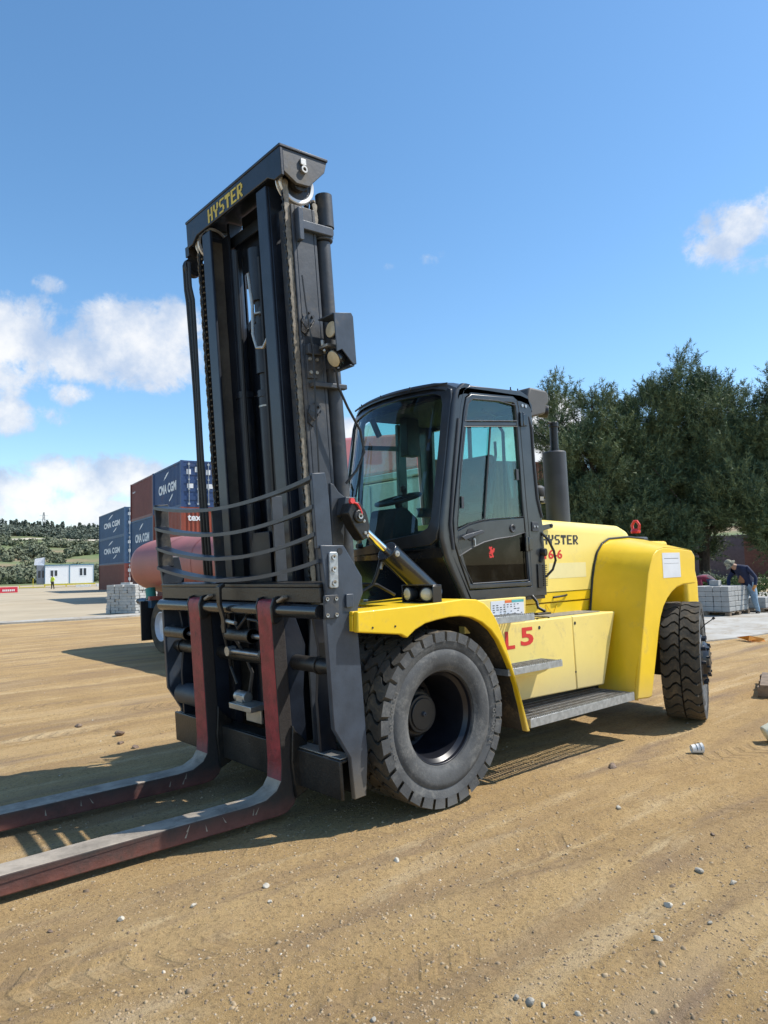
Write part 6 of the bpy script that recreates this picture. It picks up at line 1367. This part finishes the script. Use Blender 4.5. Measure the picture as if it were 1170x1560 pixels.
pine(place(1076, 42), 'big dark pine standing straight behind the bent workers', [lob(1060, 575, 26, 42), lob(1010, 620, 40, 52, -.5), lob(1095, 610, 38, 56, .4), lob(1048, 660, 62, 72), lob(1000, 700, 58, 62, -1), lob(1100, 710, 60, 70, -.6), lob(1046, 760, 70, 62, .4), lob(1110, 770, 50, 42, -1.2), lob(1040, 812, 78, 40, -.4)], 3, 13500, .27)
pine(place(917, 40), 'smaller pine with a forked top left of the big one, behind the exhaust', [(a, b, w, c_, d_) for a, b, w, c_, d_ in [lob(856, 618, 20, 42, 0, 905), lob(902, 640, 26, 46, .2, 905), lob(852, 665, 30, 36, 0, 905), lob(938, 660, 30, 50, .4, 905), lob(890, 710, 58, 54, 0, 905), lob(950, 730, 50, 60, .5, 905), lob(880, 770, 60, 48, 0, 905), lob(935, 800, 72, 44, 0, 905), lob(860, 822, 40, 34, .3, 905)]], 8, 9500, .2)
pine(place(1185, 41), 'pine at the right edge of the picture', [lob(1128, 606, 26, 40, 0, 1185), lob(1168, 622, 36, 52, 0, 1185), lob(1215, 600, 40, 60, 0, 1185), lob(1150, 690, 48, 62, -.4, 1185), lob(1200, 700, 62, 70, 0, 1185), lob(1150, 770, 52, 44, -1, 1185), lob(1205, 790, 70, 55, 0, 1185)], 12, 8500, .24)
# low bushes and dull walls beyond the workers
for (px, dist, s, lab) in ((1164, 31, .9, 'leafy green bush at the right edge behind the low block pallet'), (1100, 33, .75, 'small reddish green bush between the two workers'), (1080, 36, .9, 'dark bush left behind the workers'), (1012, 39, 1.3, 'dark bush under the pines behind the rear fender'), (930, 40, 1.5, 'dark bush under the smaller pine')):
    r_ = np.random.default_rng(int(px)); c = np.array(gp(px, dist, 0)); cs = c+r_.normal(size=(9, 3))*np.array([s*.6, s*.6, s*.12])+np.array([0, 0, s*.45]); V, F = tri_cloud(r_, cs, np.full((9, 3), s*.5), 260, .05, shell=.3)
    t = empty('bush', tuple(c), lab, 'bush'); me = np_mesh('foliage', V-c, F); me.materials.append(leaf_mat('bush_leaves', (.03, .05, .018), (.06, .10, .03), (.13, .16, .05)) if px != 1080 else SHM); o = bpy.data.objects.new('foliage', me); col.objects.link(o); o.parent = t; tag(o, kind='stuff')
def wall(px0, px1, dist, h, m_, name, label, cat, zo=0.0, th=.25):
    a = gp(px0, dist); b = gp(px1, dist); mb = MB(); n = (b-a).normalized(); k = Vector((-n.y, n.x, 0))*th
    mb.add([a+Vector((0, 0, zo)), b+Vector((0, 0, zo)), b+k+Vector((0, 0, zo)), a+k+Vector((0, 0, zo))]+[a+Vector((0, 0, zo+h)), b+Vector((0, 0, zo+h)), b+k+Vector((0, 0, zo+h)), a+k+Vector((0, 0, zo+h))], [(0, 1, 2, 3), (4, 5, 6, 7), (0, 1, 5, 4), (1, 2, 6, 5), (2, 3, 7, 6), (3, 0, 4, 7)])
    o = mb.build(name, m_, None, .02); return tag(o, label, cat)
wall(1000, 1150, 60, 3.2, mat('grey_wall', (.11, .098, .115), .8, var=.15), 'wall', 'dull violet grey wall behind the trunk of the big pine', 'wall')
wall(1137, 1340, 57, 2.9, mat('brick_red_wall', (.12, .058, .048), .85, var=.2), 'wall', 'dull brick red wall at the right edge under the pines', 'wall')
wall(1100, 1320, 46, .35, mat('pale_curb', (.50, .46, .38), .8), 'low_wall', 'low pale kerb wall at the right in front of the red wall', 'wall')

# ================================================================ people
def person(base, label, joints, edges, mats, groups, headp=None, extra=None, cat='person', face=(0, -1, 0), scale=1):
    """joints: name -> (right, depth, height, radius); one skinned body, colours given by the nearest bone"""
    names = list(joints); idx = {n: i for i, n in enumerate(names)}
    me = bpy.data.meshes.new('body'); pos = {n: Vector((ft.x*j[0]+vd3.x*j[1], ft.y*j[0]+vd3.y*j[1], j[2])) for n, j in joints.items()}
    me.from_pydata([pos[n] for n in names], [(idx[a], idx[b]) for a, b in edges], []); o = bpy.data.objects.new('body', me); col.objects.link(o)
    sk = o.modifiers.new('skin', 'SKIN'); me.skin_vertices[0].data
    for n in names: me.skin_vertices[0].data[idx[n]].radius = (joints[n][3], joints[n][3]*(joints[n][4] if len(joints[n]) > 4 else 1))
    for d in me.skin_vertices[0].data: d.use_root = False
    me.skin_vertices[0].data[idx['pelvis']].use_root = True
    o.modifiers.new('sub', 'SUBSURF').render_levels = 1; o.modifiers['sub'].levels = 1
    dg = bpy.context.evaluated_depsgraph_get(); m2 = bpy.data.meshes.new_from_object(o.evaluated_get(dg)); bpy.data.objects.remove(o)
    order = list(mats); m2.materials.clear()
    for k in order: m2.materials.append(mats[k])
    segs = [(pos[a], pos[b], groups[b]) for a, b in edges]
    for p_ in m2.polygons:
        c = p_.center; best = None
        for a, b, g_ in segs:
            ab = b-a; t_ = max(0, min(1, (c-a).dot(ab)/max(ab.length_squared, 1e-9))); d = (c-(a+ab*t_)).length
            if best is None or d < best[0]: best = (d, g_)
        p_.material_index = order.index(best[1]); p_.use_smooth = True
    t = empty('person', base, label, cat); b_ = bpy.data.objects.new('body', m2); col.objects.link(b_); b_.parent = t
    return t, pos
SKIN = mat('skin', (.36, .20, .13), .6); NAVY = mat('navy_jacket', (.008, .014, .045), .8, var=.3); JEAN = mat('faded_jeans', (.20, .29, .38), .85, var=.2, vscale=12); JEAND = mat('dark_jeans', (.035, .06, .11), .85, var=.3); GLV = mat('orange_glove', (.62, .28, .08), .8); CAPM = mat('camouflage', (.22, .21, .15), .9, var=.7, vscale=22); MAR = mat('maroon_jacket', (.20, .02, .045), .8, var=.3); STRP = mat('dark_striped_shirt', (.10, .065, .075), .85, var=.7, vscale=14); BOOT = mat('boots', (.03, .025, .02), .8); HIV = mat('hi_vis_vest', (.62, .72, .05), .7); ORB = mat('brown_shirt', (.28, .12, .05), .8)
ED = [('pelvis', 'waist'), ('waist', 'chest'), ('chest', 'neck'), ('neck', 'head'), ('head', 'crown'), ('chest', 'shR'), ('shR', 'elR'), ('elR', 'wrR'), ('wrR', 'haR'), ('chest', 'shL'), ('shL', 'elL'), ('elL', 'wrL'), ('wrL', 'haL'), ('pelvis', 'hipR'), ('hipR', 'knR'), ('knR', 'anR'), ('anR', 'toR'), ('pelvis', 'hipL'), ('hipL', 'knL'), ('knL', 'anL'), ('anL', 'toL')]
def fingers(t, wrist, palm, m_):
    """five separate curled fingers from the palm"""
    d = (palm-wrist).normalized(); s = d.cross(Vector((0, 0, 1))); s = (s.normalized() if s.length > .1 else Vector((1, 0, 0))); dn = d.cross(s).normalized(); dn = dn if dn.z < 0 else -dn
    m = MB()
    for k, (o_, l) in enumerate(((-.030, .060), (-.010, .072), (.010, .068), (.030, .052))):
        a = palm+s*o_; m.tube([a, a+d*l*.5, a+d*l*.8+dn*l*.35, a+d*l*.8+dn*l*.7], [.011, .010, .009, .007], 6)
    a = palm-d*.03+s*.035; m.tube([a, a+s*.03+d*.02, a+s*.035+d*.05+dn*.01], [.012, .011, .008], 6); m.build('fingers', m_, t)
def head_bits(t, hc, look, cap_m, hat='bucket', skin=SKIN):
    look = look.normalized(); up = Vector((0, 0, 1)); up = (up-look*up.dot(look)).normalized(); sd = look.cross(up)
    m = MB(); m.tube([hc+look*.085+up*.01, hc+look*.115-up*.02, hc+look*.09-up*.035], [.010, .015, .012], 6); m.build('nose', skin, t)
    m = MB()
    for s in (-1, 1): m.cyl(hc+look*.088+sd*.033*s+up*.012, hc+look*.094+sd*.033*s+up*.012, .010, n=8)
    m.build('eyes', BOOT, t); m = MB(); m.tube([hc+look*.088-up*.06-sd*.022, hc+look*.094-up*.062, hc+look*.088-up*.06+sd*.022], .004, 5); m.build('mouth', MAR, t)
    m = MB()
    for s in (-1, 1): m.lathe([(0, .014), (.020, .010), (.026, 0)], hc+sd*.088*s, sd*s, 10)
    m.build('ears', skin, t)
    if hat == 'bucket': m = MB(); m.lathe([(.0, .155), (.06, .15), (.092, .12), (.108, .04), (.112, .03), (.165, -.01), (.16, -.018), (.10, .02)], hc, up+look*.15, 20); m.build('hat', cap_m, t)
    else: m = MB(); m.lathe([(0, .145), (.06, .13), (.095, .08), (.102, .02), (.10, -.02)], hc, up-look*.2, 18); m.build('hair', cap_m, t)
D2_ = 21.7; s2 = D2_/1090.3; base2 = gp(1140, D2_); X = lambda px: (px-1140)*s2; Hg = lambda py: (927-py)*s2
J = {'pelvis': (X(1141), .05, Hg(888), .155), 'waist': (X(1138), .02, Hg(879), .145), 'chest': (X(1132), -.04, Hg(868), .165), 'neck': (X(1124), -.10, Hg(862), .065), 'head': (X(1119), -.15, Hg(860), .088), 'crown': (X(1117), -.18, Hg(857), .075),
     'shR': (X(1139), -.16, Hg(864), .075), 'elR': (X(1149), -.22, Hg(878), .055), 'wrR': (X(1147), -.28, Hg(888), .042), 'haR': (X(1145), -.30, Hg(892), .045), 'shL': (X(1124), .10, Hg(867), .075), 'elL': (X(1116), .0, Hg(880), .055), 'wrL': (X(1116), -.15, Hg(893), .042), 'haL': (X(1116), -.20, Hg(897), .045),
     'hipR': (X(1145), -.05, Hg(893), .12), 'knR': (X(1146), -.14, Hg(909), .075), 'anR': (X(1150), -.04, Hg(924), .055), 'toR': (X(1147), -.16, Hg(926), .045), 'hipL': (X(1138), .12, Hg(894), .12), 'knL': (X(1134), .05, Hg(909), .075), 'anL': (X(1135), .18, Hg(924), .055), 'toL': (X(1130), .08, Hg(926), .045)}
G = {k: 'jacket' for k in J}; G.update({'head': 'skin', 'crown': 'skin', 'wrR': 'jacket', 'haR': 'glove', 'haL': 'glove', 'hipR': 'jeans', 'knR': 'jeans', 'anR': 'jeans', 'toR': 'boot', 'hipL': 'jeans', 'knL': 'jeans', 'anL': 'jeans', 'toL': 'boot'})
t, ps = person(base2, 'person in navy jacket, camouflage hat and pale jeans bending over the grey blocks', J, ED, {'jacket': NAVY, 'skin': SKIN, 'glove': GLV, 'jeans': JEAN, 'boot': BOOT}, G)
head_bits(t, ps['head']+Vector((0, 0, .01)), -ft*.8-vd3*.25-Vector((0, 0, .75)), CAPM); fingers(t, ps['wrR'], ps['haR'], GLV); fingers(t, ps['wrL'], ps['haL'], GLV)
m = MB(); m.prism([(-.10, -.12), (.07, -.12), (.08, .10), (-.04, .12)], -.04, .04, lambda u, v, w: tuple(ps['waist']+ft*(u-.12)-vd3*(.12+w)+Vector((0, 0, v)))); m.build('open_shirt_front', ORB, t, .03)
base1 = gp(1080, 21.9); X = lambda px: (px-1080)*s2; 
J = {'pelvis': (X(1087), .05, Hg(881), .150), 'waist': (X(1079), .02, Hg(876), .135), 'chest': (X(1069), -.02, Hg(875), .160), 'neck': (X(1061), -.06, Hg(879), .065), 'head': (X(1057), -.10, Hg(884), .085), 'crown': (X(1055), -.12, Hg(888), .075),
     'shR': (X(1068), -.18, Hg(878), .075), 'elR': (X(1070), -.24, Hg(890), .058), 'wrR': (X(1066), -.26, Hg(902), .042), 'haR': (X(1065), -.27, Hg(906), .045), 'shL': (X(1064), .14, Hg(878), .075), 'elL': (X(1060), .15, Hg(890), .055), 'wrL': (X(1057), .05, Hg(900), .042), 'haL': (X(1056), .03, Hg(904), .045),
     'hipR': (X(1087), -.10, Hg(888), .12), 'knR': (X(1080), -.16, Hg(905), .080), 'anR': (X(1084), -.06, Hg(924), .055), 'toR': (X(1078), -.16, Hg(926), .045), 'hipL': (X(1088), .14, Hg(888), .12), 'knL': (X(1084), .12, Hg(906), .075), 'anL': (X(1090), .2, Hg(924), .055), 'toL': (X(1084), .1, Hg(926), .045)}
G = {k: 'shirt' for k in J}; G.update({'shR': 'sleeve', 'elR': 'sleeve', 'wrR': 'sleeve', 'elL': 'sleeve', 'wrL': 'sleeve', 'head': 'skin', 'crown': 'skin', 'haR': 'glove', 'haL': 'glove', 'hipR': 'jeans', 'knR': 'jeans', 'anR': 'jeans', 'toR': 'boot', 'hipL': 'jeans', 'knL': 'jeans', 'anL': 'jeans', 'toL': 'boot'})
t, ps = person(base1, 'person in maroon sleeves and dark jeans bent double behind the rear fender', J, ED, {'shirt': STRP, 'sleeve': MAR, 'skin': SKIN, 'glove': M['sticker'], 'jeans': JEAND, 'boot': BOOT}, G)
head_bits(t, ps['head'], -ft*.5-Vector((0, 0, 1)), BOOT, 'hair'); fingers(t, ps['wrR'], ps['haR'], M['sticker']); fingers(t, ps['wrL'], ps['haL'], M['sticker'])
base3 = gp(80, 98); J = {'pelvis': (0, 0, .95, .14), 'waist': (0, 0, 1.1, .14), 'chest': (0, 0, 1.35, .17), 'neck': (0, 0, 1.52, .06), 'head': (0, -.02, 1.64, .085), 'crown': (0, -.01, 1.72, .08), 'shR': (.20, 0, 1.42, .075), 'elR': (.30, .05, 1.18, .055), 'wrR': (.22, -.12, 1.0, .042), 'haR': (.18, -.16, .98, .045), 'shL': (-.20, 0, 1.42, .075), 'elL': (-.28, 0, 1.15, .055), 'wrL': (-.24, -.05, .92, .042), 'haL': (-.23, -.06, .84, .045), 'hipR': (.12, 0, .88, .11), 'knR': (.20, -.05, .48, .08), 'anR': (.26, .02, .10, .055), 'toR': (.28, -.12, .05, .05), 'hipL': (-.12, 0, .88, .11), 'knL': (-.16, .02, .48, .08), 'anL': (-.24, .10, .10, .055), 'toL': (-.26, -.04, .05, .05)}
G = {k: 'vest' for k in J}; G.update({'head': 'skin', 'crown': 'skin', 'elR': 'vest', 'haR': 'skin', 'haL': 'skin', 'hipR': 'jeans', 'knR': 'jeans', 'anR': 'jeans', 'toR': 'boot', 'hipL': 'jeans', 'knL': 'jeans', 'anL': 'jeans', 'toL': 'boot'})
t, ps = person(base3, 'tiny far person in a yellow safety vest walking before the white cabin', J, ED, {'vest': HIV, 'skin': SKIN, 'jeans': BOOT, 'boot': BOOT}, G)
head_bits(t, ps['head'], -vd3, BOOT, 'hair')
print('tris', sum(len(o.data.polygons) for o in bpy.data.objects if o.type == 'MESH'))
